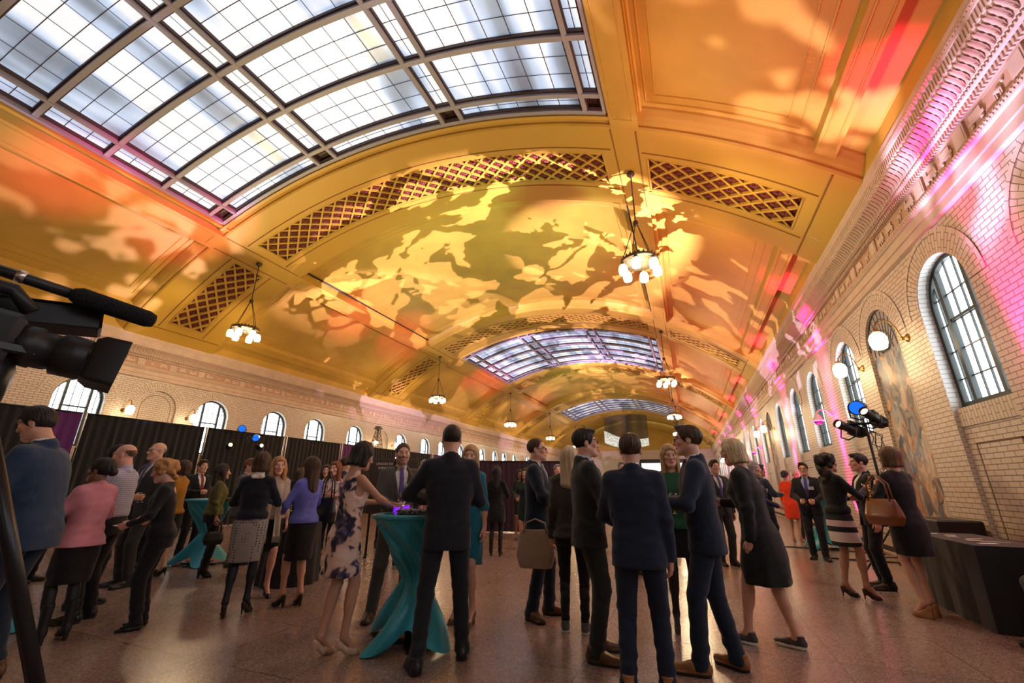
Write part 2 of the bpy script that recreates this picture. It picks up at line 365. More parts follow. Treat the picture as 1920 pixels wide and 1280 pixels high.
for side in (1,-1):
    ms=window_meshes(side)
    for c in WIN:
        k+=1; e=empty('window_%d'%k,((XR if side>0 else XL),c,0))
        below=[q for q in MUR if q<c]; b0=max(below) if below else -99; n_=1+sum(1 for q in WIN if b0<q<c); ORD='first second third fourth fifth sixth seventh'.split()
        ref=['no','behind the camera','nearest','second','third','fourth','farthest'][len(below)]
        tag(e,'arched daylit window, %s beyond the %s %s'%(ORD[n_-1],ref,'mural on the right wall' if side>0 else 'blind arch on the left wall'),'window','arched windows in the %s wall'%('right' if side>0 else 'left'),'structure')
        for me,nm in zip(ms,('frame','muntins','glass')): link(nm,me,e)
# murals ----------------------------------------------------------
def mural_mat():
    m,N,L,b=nodes('painted mural'); uv=N.new('ShaderNodeUVMap'); mp=N.new('ShaderNodeMapping'); mp.inputs['Scale'].default_value=(1.5,.85,1); L.new(uv.outputs[0],mp.inputs[0])
    nz=N.new('ShaderNodeTexNoise'); nz.inputs['Scale'].default_value=2.2; L.new(mp.outputs[0],nz.inputs['Vector'])
    wv=N.new('ShaderNodeVectorMath'); wv.operation='MULTIPLY_ADD'; L.new(nz.outputs['Color'],wv.inputs[0]); wv.inputs[1].default_value=(.75,.75,0); L.new(mp.outputs[0],wv.inputs[2])
    def vor(sc):
        v=N.new('ShaderNodeTexVoronoi'); v.inputs['Scale'].default_value=sc; L.new(wv.outputs[0],v.inputs['Vector']); sp=N.new('ShaderNodeSeparateColor'); L.new(v.outputs['Color'],sp.inputs[0]); return v,sp
    v1,s1=vor(3.2); v2,s2=vor(8)
    pal=[(0,(.055,.07,.11)),(.16,(.20,.26,.34)),(.30,(.62,.44,.29)),(.44,(.40,.17,.05)),(.56,(.66,.56,.44)),(.70,(.09,.06,.05)),(.80,(.13,.18,.27)),(.90,(.50,.30,.14))]
    r1=ramp(N,L,s1.outputs[0],pal); r1.color_ramp.interpolation='CONSTANT'; r2=ramp(N,L,s2.outputs[1],pal); r2.color_ramp.interpolation='CONSTANT'
    m0=N.new('ShaderNodeMix'); m0.data_type='RGBA'; m0.inputs[0].default_value=.38; L.new(r1.outputs[0],m0.inputs[6]); L.new(r2.outputs[0],m0.inputs[7])
    L.new(m0.outputs[2],b.inputs['Base Color']); b.inputs['Roughness'].default_value=.45; return m
M_MURAL=mural_mat(); M_FAN=mat('mural painted rib',(.09,.10,.12),.5); M_SKYP=mat('mural painted sky',(.34,.30,.30),.5)
n=24
for i,c in enumerate(MUR):
    d=.055; m=M(); A=[(c-HW*math.cos(pi*i/n),ZS+HW*math.sin(pi*i/n)) for i in range(n+1)]; z0=.55
    vs=[Wp(1,c-HW,z0,d),Wp(1,c+HW,z0,d)]+[Wp(1,y,z,d) for y,z in A[::-1]]
    m.add(vs,[tuple(range(len(vs)))],0,False,[(v[1]-c+.7,v[2]) for v in vs])
    z1=3.72; rr=.63                                                     # painted barrel roof in the head of the panel
    hz=ZS+.0; cen=(c+.18,3.35)
    top=[(c-rr*math.cos(pi*j/n),ZS+rr*math.sin(pi*j/n)) for j in range(n+1)]
    vs=[Wp(1,c-rr,z1,d-.006),Wp(1,c+rr,z1,d-.006)]+[Wp(1,y,z,d-.006) for y,z in top[::-1]]
    m.add(vs,[tuple(range(len(vs)))],2,False,[(0,0)]*len(vs))
    for j in range(1,12,1):
        a=pi*(j/12); e=(c-rr*math.cos(a),ZS+rr*math.sin(a)); s0=(c+(e[0]-c)*.25,z1+.02)
        m.tube([Wp(1,*s0,d-.008),Wp(1,*e,d-.008)],.008,5,1)
    for q_ in (.52,.8):
        m.tube([Wp(1,c-rr*q_*math.cos(pi*j/14),z1+.02+(ZS-z1+rr)*q_*math.sin(pi*j/14),d-.009) for j in range(15)],.011,5,1)
    for j in range(n):
        m.tube([Wp(1,*A[j],d-.01),Wp(1,*A[j+1],d-.01)],.016,5,1)
    o=build(m,'wall_mural',[M_MURAL,M_FAN,M_SKYP])
    nxt=['behind the camera','nearest the registration table and lighting stand','second along the right wall','third along the right wall','fourth along the right wall','farthest along the right wall'][i]
    tag(o,'tall arched painted mural panel on the brick wall, %s'%nxt,'mural','murals along the right wall')
# baseboards
for side,nm in ((1,'baseboard_right'),(-1,'baseboard_left')):
    m=M(); m.box(Wp(side,Y0,.14,-.035),Wp(side,Y1,.34,.0)); m.box(Wp(side,Y0,.30,-.05),Wp(side,Y1,.34,0)); m.box(Wp(side,Y0,.02,-.02),Wp(side,Y1,.14,0),1); m.box(Wp(side,Y0,0,-.06),Wp(side,Y1,.03,0),0)
    tag(build(m,nm,[M_STONE,mat('heater slot',(.03,.02,.018),.7)]),'pale stone skirting with a dark heating slot along the wall foot','skirting',kind='structure')
# ================================================================ entablature
PROF=[(0,4.90),(.05,4.93),(.05,5.05),(.07,5.06),(.07,5.20),(.10,5.22),(.115,5.27),(.10,5.32),(.06,5.34),(.06,5.60),(.09,5.61),(.09,5.69),(.15,5.70),(.165,5.725),(.15,5.75),(.17,5.77),(.185,5.83),(.225,5.91),(.265,5.97),(.28,6.0),(.28,6.03),(.292,6.04),(.292,6.19),(.305,6.20),(.318,6.27),(.305,6.33),(.305,6.40)]
def leafmesh(): # one acanthus leaf, y across, local (p,z)
    vs=[];fs=[]
    L=((.170,5.772,.018),(.185,5.80,.030),(.198,5.83,.040),(.215,5.86,.034),(.238,5.89,.044),(.262,5.92,.034),(.288,5.95,.036),(.305,5.975,.022),(.300,5.99,.008))
    for i,(p,z,wd) in enumerate(L):
        vs+=[(p,-wd,z),(p+.004,-wd*.45,z-.002),(p+.018,0,z-.006),(p+.004,wd*.45,z-.002),(p,wd,z)]
    for i in range(len(L)-1):
        for j in range(4): fs.append((5*i+j,5*i+j+1,5*i+j+6,5*i+j+5))
    return vs,fs
def cornice(side):
    m=M(); P=lambda p,y,z:Wp(side,y,z,-p)
    for (p0,z0),(p1,z1) in zip(PROF[:-1],PROF[1:]):
        mi=1 if (z0>=5.33 and z1<=5.61 and p0<.07) else 0
        m.quad(P(p0,Y0,z0),P(p0,Y1,z0),P(p1,Y1,z1),P(p1,Y0,z1),mi)
    lv,lf=leafmesh(); y=1.0 if side>0 else 3.0
    while y<52:                                                        # leaves, eggs, dentils, flutes
        st=.094 if y<30 else .25
        m.add([P(a,y+b_*(1 if st<.2 else 2.4),c) for a,b_,c in lv],lf,2,True)
        y+=st
    y=1.0 if side>0 else 3.0
    while y<46:
        m.box(P(.085,y,5.615),P(.125,y+.03,5.685),0); 
        if y<34:
            m.sphere((0,0,0),.022,6,4,2,mat=Matrix.Translation(Vector(P(.168,y+.015,5.725)))@Matrix.Diagonal((.5,.9,1,1)))
            m.box(P(.288,y,6.055),P(.300,y+.032,6.175),0)
            if y<22:
                for q,(pp_,zz) in enumerate(((.314,6.265),(.113,5.27))):
                    for h_ in (0,.029): m.sphere((0,0,0),.021,6,4,2,mat=Matrix.Translation(Vector(P(pp_-.004,y+.01+h_,zz+(.012 if h_ else -.012))))@Matrix.Diagonal((.4,.8,1.2,1)))
        y+=.058 if y<34 else .18
    y=-2.0; k=0                                                       # frieze: pilaster blocks with reliefs of wagons and trains between
    while y<60:
        m.box(P(.055,y,5.345),P(.085,y+.24,5.595),0); m.box(P(.084,y+.03,5.37),P(.09,y+.21,5.57),0)
        ln=[.78,1.5,.78][k%3]; a=y+.27
        m.box(P(.058,a,5.35),P(.066,a+ln,5.362),0); m.box(P(.058,a,5.58),P(.066,a+ln,5.592),0)
        if y<45:
            nq=2 if ln<1 else 4
            for q in range(nq):
                b0=a+.06+q*ln/nq; L_=ln/nq-.1; v=(k+q)%3
                def wheel(yy,r): m.lathe([(r,-.006),(r,.006)],10,(0,0,0),0,mat=Matrix.Translation(Vector(P(.068,yy,5.375+r)))@Matrix.Rotation(pi/2,4,'Y'))
                if v==0: m.box(P(.06,b0,5.43),P(.078,b0+L_,5.47),0); m.box(P(.06,b0+.03,5.47),P(.08,b0+L_-.04,5.55),0); wheel(b0+.05,.035); wheel(b0+L_-.05,.035)
                elif v==1:
                    m.box(P(.06,b0,5.42),P(.078,b0+L_,5.5),0); m.box(P(.06,b0+.02,5.5),P(.076,b0+.09,5.56),0); m.box(P(.06,b0+L_-.06,5.5),P(.074,b0+L_-.03,5.57),0); wheel(b0+.06,.04); wheel(b0+L_*.5,.025); wheel(b0+L_-.05,.025)
                else:
                    m.sphere((0,0,0),.05,8,5,0,mat=Matrix.Translation(Vector(P(.064,b0+L_*.5,5.47)))@Matrix.Diagonal((.35,1.5,.8,1)))
                    m.sphere((0,0,0),.025,8,5,0,mat=Matrix.Translation(Vector(P(.066,b0+L_*.15,5.51)))@Matrix.Diagonal((.5,1,1,1)))
                    for t in (.3,.4,.6,.7): m.box(P(.06,b0+L_*t-.008,5.37),P(.074,b0+L_*t+.008,5.46),0)
        y=a+ln+.03; k+=1
    return m
for side,nm in ((1,'trim_1'),(-1,'trim_2')):
    tag(build(cornice(side),nm,[M_STONE,M_FRIEZE,M_STONE2,M_JOINT]),'carved stone cornice and relief frieze above the %s brick wall'%('right' if side>0 else 'left'),'cornice',kind='structure')
# ================================================================ vaulted ceiling
def xs_(a,b,n): return [a+(b-a)*i/n for i in range(n+1)]
def vpatch(m,x0,x1,y0,y1,dz,n=None,mi=0,dz2=None):
    n=n or max(2,int(abs(x1-x0)/.45)+1); d2=dz if dz2 is None else dz2
    m.grid([[(x,y0,arch(x,dz)) for x in xs_(x0,x1,n)],[(x,y1,arch(x,d2)) for x in xs_(x0,x1,n)]],mi)
def vstrip_y(m,x0,x1,y,dz0,dz1,mi=0):           # vertical face at constant y
    n=max(2,int(abs(x1-x0)/.45)+1)
    m.grid([[(x,y,arch(x,dz0)) for x in xs_(x0,x1,n)],[(x,y,arch(x,dz1)) for x in xs_(x0,x1,n)]],mi)
def vside_x(m,x,y0,y1,dz0,dz1,mi=0,x2=None):
    xb=x if x2 is None else x2
    m.quad((x,y0,arch(x,dz0)),(x,y1,arch(x,dz0)),(xb,y1,arch(x,dz1)),(xb,y0,arch(x,dz1)),mi)
def bead(m,x0,x1,y0,y1,dz,r=.028,mi=0,sides='xyXY'):    # raised rectangular moulding line
    n=max(2,int(abs(x1-x0)/.5)+1)
    for y,k in ((y0,'y'),(y1,'Y')):
        if k in sides: m.tube([(x,y,arch(x,dz)) for x in xs_(x0,x1,n)],r,4,mi,True,False)
    for x,k in ((x0,'x'),(x1,'X')):
        if k in sides: m.tube([(x,y0,arch(x,dz)),(x,y1,arch(x,dz))],r,4,mi,True,False)
HWR=1.55; CV=.36; DZP=.35
CB0,CB1=6.42,7.02                                  # longitudinal beams, offsets from the crown line
LAT=((-10.03,-7.12),(-6.08,6.08),(7.12,10.03)); LH=.62
ceil=M()
bays=[(Y0,RIBS[0]-HWR,'P')]+[(RIBS[i]+HWR,RIBS[i+1]-HWR,'SPSPS'[i]) for i in range(5)]+[(RIBS[5]+HWR,Y1,'E')]
for y0,y1,k in bays:
    a=y0+CV; b=y1-CV
    for x0,x1 in ((XC-SPAN,XC-CB1),(XC+CB1,XC+SPAN)):
        vpatch(ceil,x0,x1,a-.1,b+.1,DZP)
    for sg in (-1,1):
        xo=XC+sg*(CB1+.0); q0,q1=sorted((XC+sg*(CB1+.22),XC+sg*9.78))
        bead(ceil,q0,q1,a+.12,b-.12,DZP,.022,1); 
        q0,q1=sorted((XC+sg*(CB1+.40),XC+sg*9.6)); bead(ceil,q0,q1,a+.32,b-.32,DZP,.018,1)
        x0,x1=sorted((XC+sg*9.98,XC+sg*10.26))         # low strip beam above the cornice
        vpatch(ceil,x0,x1,a-.2,b+.2,.16); vside_x(ceil,x0,a-.2,b+.2,.16,DZP); vside_x(ceil,x1,a-.2,b+.2,.16,DZP)
        bead(ceil,x0+.06,x1-.06,a,b,.155,.014,1,'xX')
        x0,x1=sorted((XC+sg*CB0,XC+sg*CB1))            # longitudinal beam
        vpatch(ceil,x0,x1,a-.36,b+.36,.0,2); vside_x(ceil,x0,a-.36,b+.36,.0,.55); vside_x(ceil,x1,a-.36,b+.36,.0,.5)
        bead(ceil,x0+.10,x1-.10,a-.1,b+.1,-.0,.016,1)
        xo=XC+sg*CB1; bead(ceil,xo+sg*.03,xo+sg*.08,a-.2,b+.2,.27,.04,0,'xX')
    if k in 'PE':
        vpatch(ceil,XC-CB0,XC+CB0,a-.1,b+.1,DZP)
        bead(ceil,XC-CB0+.30,XC+CB0-.30,a+.15,b-.15,DZP,.022,1); bead(ceil,XC-CB0+.5,XC+CB0-.5,a+.36,b-.36,DZP,.018,1)
        for sg in (-1,1):
            x=XC+sg*(CB0-.05); ceil.tube([(x,a,arch(x,.30)),(x,b,arch(x,.30))],.03,6,3)
    # cove sides of the ribs
    for yy,sg in ((y0,1),(y1,-1)):
        if abs(yy-Y0)<.1 or abs(yy-Y1)<.1: continue
        for (t0,z0),(t1,z1) in zip([(0,0),(.05,.03),(.06,.08),(.14,.12),(.24,.2),(.33,.30),(.36,.36)][:-1],[(.05,.03),(.06,.08),(.14,.12),(.24,.2),(.33,.30),(.36,.36),(.36,.42)]):
            n=48; ceil.grid([[(x,yy+sg*t0,arch(x,z0)) for x in xs_(XC-SPAN,XC+SPAN,n)],[(x,yy+sg*t1,arch(x,z1)) for x in xs_(XC-SPAN,XC+SPAN,n)]],0)
for x in (XC-SPAN,XC+SPAN):
    for y0,y1,k in bays: ceil.quad((x,y0-.1,ZC-.05),(x,y1+.1,ZC-.05),(x,y1+.1,arch(x,.6)),(x,y0-.1,arch(x,.6)),0)
    s_=1 if x>XC else -1; ceil.quad((x,Y0,ZC+.05),(x,Y1,ZC+.05),(x+s_*.6,Y1,ZC+.05),(x+s_*.6,Y0,ZC+.05),0)
tag(build(ceil,'ceiling',[M_GOLD,M_GOLD2,M_LINE,M_BLACK]),'gold painted barrel vault with moulded panels and beams','ceiling',kind='structure')
def rib(c,det):
    m=M(); full=(XC-SPAN,XC+SPAN)
    vpatch(m,*full,c-HWR,c-LH,0); vpatch(m,*full,c+LH,c+HWR,0)
    cuts=[full[0]]+[XC+t for L_ in LAT for t in L_]+[full[1]]
    for i in range(0,len(cuts),2): vpatch(m,cuts[i],cuts[i+1],c-LH,c+LH,0)
    for yy in (c-.80,c+.80):
        for a,b in ((-10.2,-7.02),(-6.3,6.3),(7.02,10.2)): m.tube([(x,yy,arch(x,0)) for x in xs_(XC+a,XC+b,max(4,int((b-a)/.4)))],.02,4,1,True,False)
    for t in (-10.25,-6.95,-6.40,6.40,6.95,10.25): m.tube([(XC+t,c-1.5,arch(XC+t)),(XC+t,c+1.5,arch(XC+t))],.02,4,1,True,False)
    for a,b in LAT:
        a+=XC; b+=XC
        for yy,s in ((c-LH,1),(c+LH,-1)):
            vstrip_y(m,a,b,yy,0,.12); m.tube([(x,yy+s*.03,arch(x,.03)) for x in xs_(a,b,max(3,int((b-a)/.45)))],.035,5,0)
        for x in (a,b): vside_x(m,x,c-LH,c+LH,0,.12); m.tube([(x,c-LH,arch(x,.02)),(x,c+LH,arch(x,.02))],.035,5,0)
    o=build(m,'trim_%d'%(3+RIBS.index(c)),[M_GOLD2,M_LINE]); 
    tag(o,'broad gold transverse rib with coffered lattice band, %s'%['over the near edge of the nearest skylight','between the nearest skylight and the patterned bay','between the patterned bay and the second skylight','beyond the second skylight','before the farthest skylight','next to the far end wall'][RIBS.index(c)],'ceiling rib',kind='structure')
    lat=M(); back=M(); ros=M()
    for a,b in LAT:
        a+=XC; b+=XC; xs=xs_(a,b,200); s=[0]
        for p,q in zip(xs[:-1],xs[1:]): s.append(s[-1]+math.hypot(q-p,arch(q)-arch(p)))
        Ltot=s[-1]; X=lambda t:float(np.interp(t,s,xs))
        vpatch(back,a,b,c-LH,c+LH,.075)
        ny=3; py=2*LH/ny; ns=max(1,round(Ltot/.50)); ps=Ltot/ns; wd=.044
        def sp(t,y,dz): x=X(min(max(t,0),Ltot)); return (x,y,arch(x,dz))
        for sgn in (1,-1):                     # diagonal bars, clipped to the band
            for i in range(-ny,ns+ny+1):
                t0=i*ps; t1=t0+ny*ps
                u0=max(0,(0-t0)/(t1-t0)); u1=min(1,(Ltot-t0)/(t1-t0))
                if u1-u0<.02: continue
                q=4; rows=[[],[],[],[]]
                for j in range(q+1):
                    u=u0+(u1-u0)*j/q; t=t0+u*(t1-t0); y=c+sgn*(-LH+2*LH*u)
                    for r_,(off,dz) in zip(rows,((-wd,.07),(-wd,.01),(wd,.01),(wd,.07))): r_.append(sp(t+off,y,dz))
                lat.grid(rows,0,False)
        if det:
            for i in range(-1,ns*2+2):
                for j in range(0,2*ny+1):
                    if (i+j)%2==0: continue
                    t=i*ps/2; y=c-LH+j*py/2
                    if t<.08 or t>Ltot-.08 or abs(y-c)>LH-.08: continue
                    x=X(t); sl=-(x-XC)/math.sqrt(RAD*RAD-(x-XC)**2)
                    T=Matrix.Translation((x,y,arch(x,.068)))@Matrix.Rotation(-math.atan(sl),4,'Y')
                    if det>1:
                        for q in range(8): an=q*pi/4; ros.sphere((0,0,0),.036,6,4,0,mat=T@Matrix.Rotation(an,4,'Z')@Matrix.Translation((.068,0,0))@Matrix.Diagonal((1.3,.75,.6,1)))
                        ros.lathe([(.115,.012),(.105,-.012),(.085,.0)],12,(0,0,0),0,mat=T); ros.sphere((0,0,0),.036,8,5,0,mat=T@Matrix.Translation((0,0,-.012)))
                    else: ros.lathe([(.11,0),(.08,-.03),(.03,-.05),(1e-6,-.05)],6,(0,0,0),0,mat=T)
    build(lat,'lattice',M_GOLD2,o); build(back,'coffer_back',M_RED,o)
    if det: build(ros,'rosettes',M_ROSE,o)
for i,c in enumerate(RIBS): rib(c,[0,2,1,1,0,0][i])
# ================================================================ skylights
def sky_mat():
    m,N,L,b=nodes('wired skylight glass'); tc=N.new('ShaderNodeTexCoord')
    mp=N.new('ShaderNodeMapping'); mp.inputs['Scale'].default_value=(1.15,.10,.2); L.new(tc.outputs['Object'],mp.inputs[0])
    n=N.new('ShaderNodeTexNoise'); n.inputs['Scale'].default_value=1.0; n.inputs['Detail'].default_value=2.2; L.new(mp.outputs[0],n.inputs['Vector'])
    mp2=N.new('ShaderNodeMapping'); mp2.inputs['Scale'].default_value=(.5,.22,.3); L.new(tc.outputs['Object'],mp2.inputs[0])
    n2=N.new('ShaderNodeTexNoise'); n2.inputs['Scale'].default_value=1.2; n2.inputs['Detail'].default_value=2; L.new(mp2.outputs[0],n2.inputs['Vector'])
    t=N.new('ShaderNodeTexBrick'); t.offset=0; L.new(tc.outputs['Object'],t.inputs['Vector']); t.inputs['Scale'].default_value=1; t.inputs['Brick Width'].default_value=.5625; t.inputs['Row Height'].default_value=.45; t.inputs['Mortar Size'].default_value=0
    t.inputs['Color1'].default_value=(.93,.93,.93,1); t.inputs['Color2'].default_value=(1.05,1.05,1.05,1)
    ad=N.new('ShaderNodeMath'); ad.operation='ADD'; L.new(n.outputs['Fac'],ad.inputs[0]); L.new(n2.outputs['Fac'],ad.inputs[1])
    hf=N.new('ShaderNodeMath'); hf.operation='MULTIPLY'; hf.inputs[1].default_value=.5; L.new(ad.outputs[0],hf.inputs[0])
    r=ramp(N,L,hf.outputs[0],[(.36,(.09,.11,.16)),(.435,(.27,.34,.45)),(.485,(.58,.70,.92)),(.53,(1.0,1.0,1.0)),(.70,(.95,.97,1))])
    mx=N.new('ShaderNodeMix'); mx.data_type='RGBA'; mx.blend_type='MULTIPLY'; mx.inputs[0].default_value=1; L.new(r.outputs[0],mx.inputs[6]); L.new(t.outputs['Color'],mx.inputs[7])
    b.inputs['Base Color'].default_value=(.2,.22,.25,1); b.inputs['Roughness'].default_value=.25
    L.new(mx.outputs[2],b.inputs['Emission Color']); b.inputs['Emission Strength'].default_value=.95; return m
M_SKYG=sky_mat(); M_VENT=mat('vent grille maroon',(.06,.022,.018),.5)
XB=[-13.27,-12.73,-9.36,-8.73,-5.05,-4.48,-1.27,-.83]
def skylight(ya,yb,n,label):
    o=None; nr=round((yb-ya-.94)/1.36); yi=[ya+.47+(yb-ya-.94)*i/nr for i in range(nr+1)]; YB=[ya]+yi+[yb]
    bars=M(); sash=M(); mun=M(); pane=M(); vent=M()
    def yx(x,y,wd,dz0,dz1,m_,mi=0): pass
    def bar_t(m_,y,x0,x1,hw,d0,d1):
        k=max(3,int((x1-x0)/.4)); X=xs_(x0,x1,k)
        m_.grid([[(x,y-hw,arch(x,d1)) for x in X],[(x,y-hw,arch(x,d0)) for x in X],[(x,y+hw,arch(x,d0)) for x in X],[(x,y+hw,arch(x,d1)) for x in X]],0,False)
    def bar_l(m_,x,y0,y1,hw,d0,d1):
        m_.grid([[(x-hw,y,arch(x-hw,d1)) for y in (y0,y1)],[(x-hw,y,arch(x,d0)) for y in (y0,y1)],[(x+hw,y,arch(x,d0)) for y in (y0,y1)],[(x+hw,y,arch(x+hw,d1)) for y in (y0,y1)]],0,False)
    for y in YB: bar_t(bars,y,XB[0],XB[-1],.055,.06,.26)
    for x in XB: bar_l(bars,x,ya,yb,.05,.06,.26)
    for i in range(len(XB)-1):
        for j in range(len(YB)-1):
            x0,x1=XB[i]+.05,XB[i+1]-.05; y0,y1=YB[j]+.055,YB[j+1]-.055
            nar=(x1-x0)<.8; brd=(y1-y0)<.6
            for (u,v) in ((y0+.02,0),(y1-.02,0)): bar_t(sash,u,x0,x1,.02,.13,.25)
            for u in (x0+.02,x1-.02): bar_l(sash,u,y0,y1,.02,.13,.25)
            if nar and brd:
                vpatch(vent,x0,x1,y0,y1,.22,2)
                for q in range(1,4):
                    e=.06*q
                    if x1-x0-2*e>.03 and y1-y0-2*e>.03:
                        cx=(x0+x1)/2; vent.tube([(x0+e,y0+e,arch(x0+e,.2)),(x1-e,y0+e,arch(x1-e,.2)),(x1-e,y1-e,arch(x1-e,.2)),(x0+e,y1-e,arch(x0+e,.2)),(x0+e,y0+e,arch(x0+e,.2))],.012,4,0,False,False)
                continue
            vpatch(pane,x0,x1,y0,y1,.21,2 if nar else 8)
            nc=2 if nar else 6; nr_=2 if brd else 3
            for q in range(1,nc): x=x0+(x1-x0)*q/nc; mun.tube([(x,y0,arch(x,.195)),(x,y1,arch(x,.195))],.009,4,0,False)
            for q in range(1,nr_): y=y0+(y1-y0)*q/nr_; mun.tube([(x,y,arch(x,.195)) for x in xs_(x0,x1,2 if nar else 8)],.009,4,0,False)
    o=build(bars,'window_%d'%n,M_BAR)
    for m_,nm,mt in ((sash,'sash',M_SASH),(mun,'muntins',M_SASH),(pane,'glass',M_SKYG),(vent,'vent',M_VENT)): build(m_,nm,mt,o)
    # gold frame moulding round the glazing
    fr=M()
    for y,s in ((ya,-1),(yb,1)):
        for (t0,z0),(t1,z1) in zip([(0,.2),(.06,.12),(.06,.02),(.16,.02),(.2,.12),(.30,.16)][:-1],[(.06,.12),(.06,.02),(.16,.02),(.2,.12),(.30,.16),(.5,.40)]):
            fr.grid([[(x,y+s*t0,arch(x,z0)) for x in xs_(XB[0]-.2,XB[-1]+.2,30)],[(x,y+s*t1,arch(x,z1)) for x in xs_(XB[0]-.2,XB[-1]+.2,30)]],0)
    for x,s in ((XB[0],-1),(XB[-1],1)):
        for (t0,z0),(t1,z1) in zip([(0,.2),(.06,.1),(.06,.0),(.2,.0)][:-1],[(.06,.1),(.06,.0),(.2,.0),(.5,.3)]):
            fr.quad((x+s*t0,ya-.4,arch(x,z0)),(x+s*t0,yb+.4,arch(x,z0)),(x+s*t1,yb+.4,arch(x,z1)),(x+s*t1,ya-.4,arch(x,z1)),0)
    build(fr,'gilt_frame',M_GOLD2,o)
    tag(o,label,'skylight',kind='structure')
nw=2*len(WIN)
for i,(k,lb) in enumerate(((0,'large barrel skylight overhead nearest the camera'),(2,'second barrel skylight, beyond the patterned ceiling bay'),(4,'farthest barrel skylight near the end wall'))):
    skylight(RIBS[k]+HWR+.36,RIBS[k+1]-HWR-.36,nw+1+i,lb)
# ================================================================ end walls
def endwall(y,nm,label,s):
    m=M(); n=40
    X=xs_(XC-SPAN-.3,XC+SPAN+.3,n)
    m.grid([[(x,y,4.9) for x in X],[(x,y,max(arch(min(max(x,XC-SPAN),XC+SPAN),.5),6.9)) for x in X]],0,False)
    m.quad((XL,y,0),(XR,y,0),(XR,y,4.95),(XL,y,4.95),1,[(XL,0),(XR,0),(XR,4.95),(XL,4.95)])
    for a,b,p in ((4.9,5.25,.08),(5.3,5.65,.05),(5.65,6.0,.18),(6.0,6.35,.3)): m.box((XL,y-p if s>0 else y,a),(XR,y if s>0 else y+p,b),2)
    for f_,r in ((.80,.07),(.86,.05),(.70,.04)):
        m.tube([(XC+(x-XC)*f_,y-.05*s,6.4+(arch(x)-6.34)*f_) for x in xs_(XC-SPAN,XC+SPAN,36)],r,5,3)
    tag(build(m,nm,[M_GOLD,M_BRICK,M_STONE,M_GOLD2]),label,'wall',kind='structure')
endwall(Y1,'wall_back','far gold lunette end wall above a stone cornice',1)
endwall(Y0,'wall_front','end wall behind the camera',-1)
# ================================================================ chandeliers
def chandelier():
    e=empty('chandelier',(0,0,0)); Z=0
    m=M(); m.lathe([(.0001,2.6),(.10,2.58),(.10,2.52),(.03,2.46),(.02,2.44)],14); build(m,'ceiling_rose',M_IRON,e)
    m=M(); m.tube([(0,0,2.48),(0,0,1.12)],.016,6)
    for i in range(24): m.lathe([(.008,-.02),(.024,0),(.008,.02)],6,(0,0,1.15+i*.056))
    build(m,'suspension_chain',M_IRON,e)
    m=M(); m.lathe([(.02,1.16),(.06,1.12),(.07,1.06),(.05,1.02),(.015,.98)],12)
    for k in range(4):
        a=k*pi/2+.4; m.tube([(.04*math.cos(a),.04*math.sin(a),1.05),(.41*math.cos(a),.41*math.sin(a),.06)],.011,6)
    build(m,'hanger_rods',M_IRON,e)
    m=M(); n=40
    m.lathe([(.41,-.03),(.435,-.035),(.44,.03),(.42,.045),(.405,.03),(.41,-.03)],n)
    for k in range(26):
        a=2*pi*k/26; T=Matrix.Rotation(a,4,'Z')@Matrix.Translation((.43,0,.04)); m.add([T@Vector(p) for p in ((0,-.03,0),(0,.03,0),(.012,0,.055),(-.014,0,0))],[(0,1,2),(1,3,2),(3,0,2)])
    for k in range(3):
        a=k*pi/3+.2; m.tube([(.41*math.cos(a),.41*math.sin(a),0),(-.41*math.cos(a),-.41*math.sin(a),0)],.012,6)
    m.lathe([(.001,-.10),(.05,-.07),(.07,0),(.05,.06),(.001,.09)],12)
    build(m,'ring',M_IRON,e)
    for k in range(6):
        a=k*pi/3+.2; c=(.41*math.cos(a),.41*math.sin(a),-.06)
        m=M(); m.lathe([(.02,.05),(.045,.02),(.05,-.03),(.03,-.05)],10,c); b_=build(m,'lamp_holder',M_IRON,e)
        m=M(); m.lathe([(.03,-.03),(.075,-.06),(.10,-.12),(.108,-.20),(.098,-.27),(.088,-.29)],14,c); build(m,'glass_shade',M_LAMP,e)
    return e
def sconce(side):
    e=empty('wall_sconce'); s=-side      # arm reaches into the room
    m=M(); m.lathe([(.001,0),(.075,.0),(.07,.02),(.04,.035),(.03,.06)],14,mat=Matrix.Rotation(s*pi/2,4,'Y')); m.sphere((s*.08,0,0),.035); build(m,'wall_plate',M_BRASS,e)
    m=M(); path=[(s*(.08+.30*t),0,.30*math.sin(pi*min(1,t*1.0)*.62)*1.0+(-.0)) for t in [i/10 for i in range(11)]]
    path=[(s*.08,0,0),(s*.11,0,.10),(s*.13,0,.20),(s*.18,0,.30),(s*.26,0,.35),(s*.34,0,.33),(s*.40,0,.26),(s*.415,0,.18)]
    m.tube(path,.013,7); build(m,'arm',M_BRASS,e)
    c=(s*.415,0,.16); m=M(); m.lathe([(.02,.04),(.05,.02),(.055,-.03)],12,c); build(m,'lamp_holder',M_BRASS,e)
    m=M(); m.lathe([(.05,-.01),(.105,-.06),(.13,-.13),(.125,-.22),(.10,-.30),(.06,-.32),(.001,-.325)],16,c); build(m,'glass_shade',M_LAMP,e)
    return e
def plamp(loc,power,color=(1,.74,.42),size=.12,parent=None):
    l=bpy.data.lights.new('bulb','POINT'); l.energy=power; l.color=color; l.shadow_soft_size=size
    o=bpy.data.objects.new('bulb',l); COL.objects.link(o); o.location=loc
pc=None
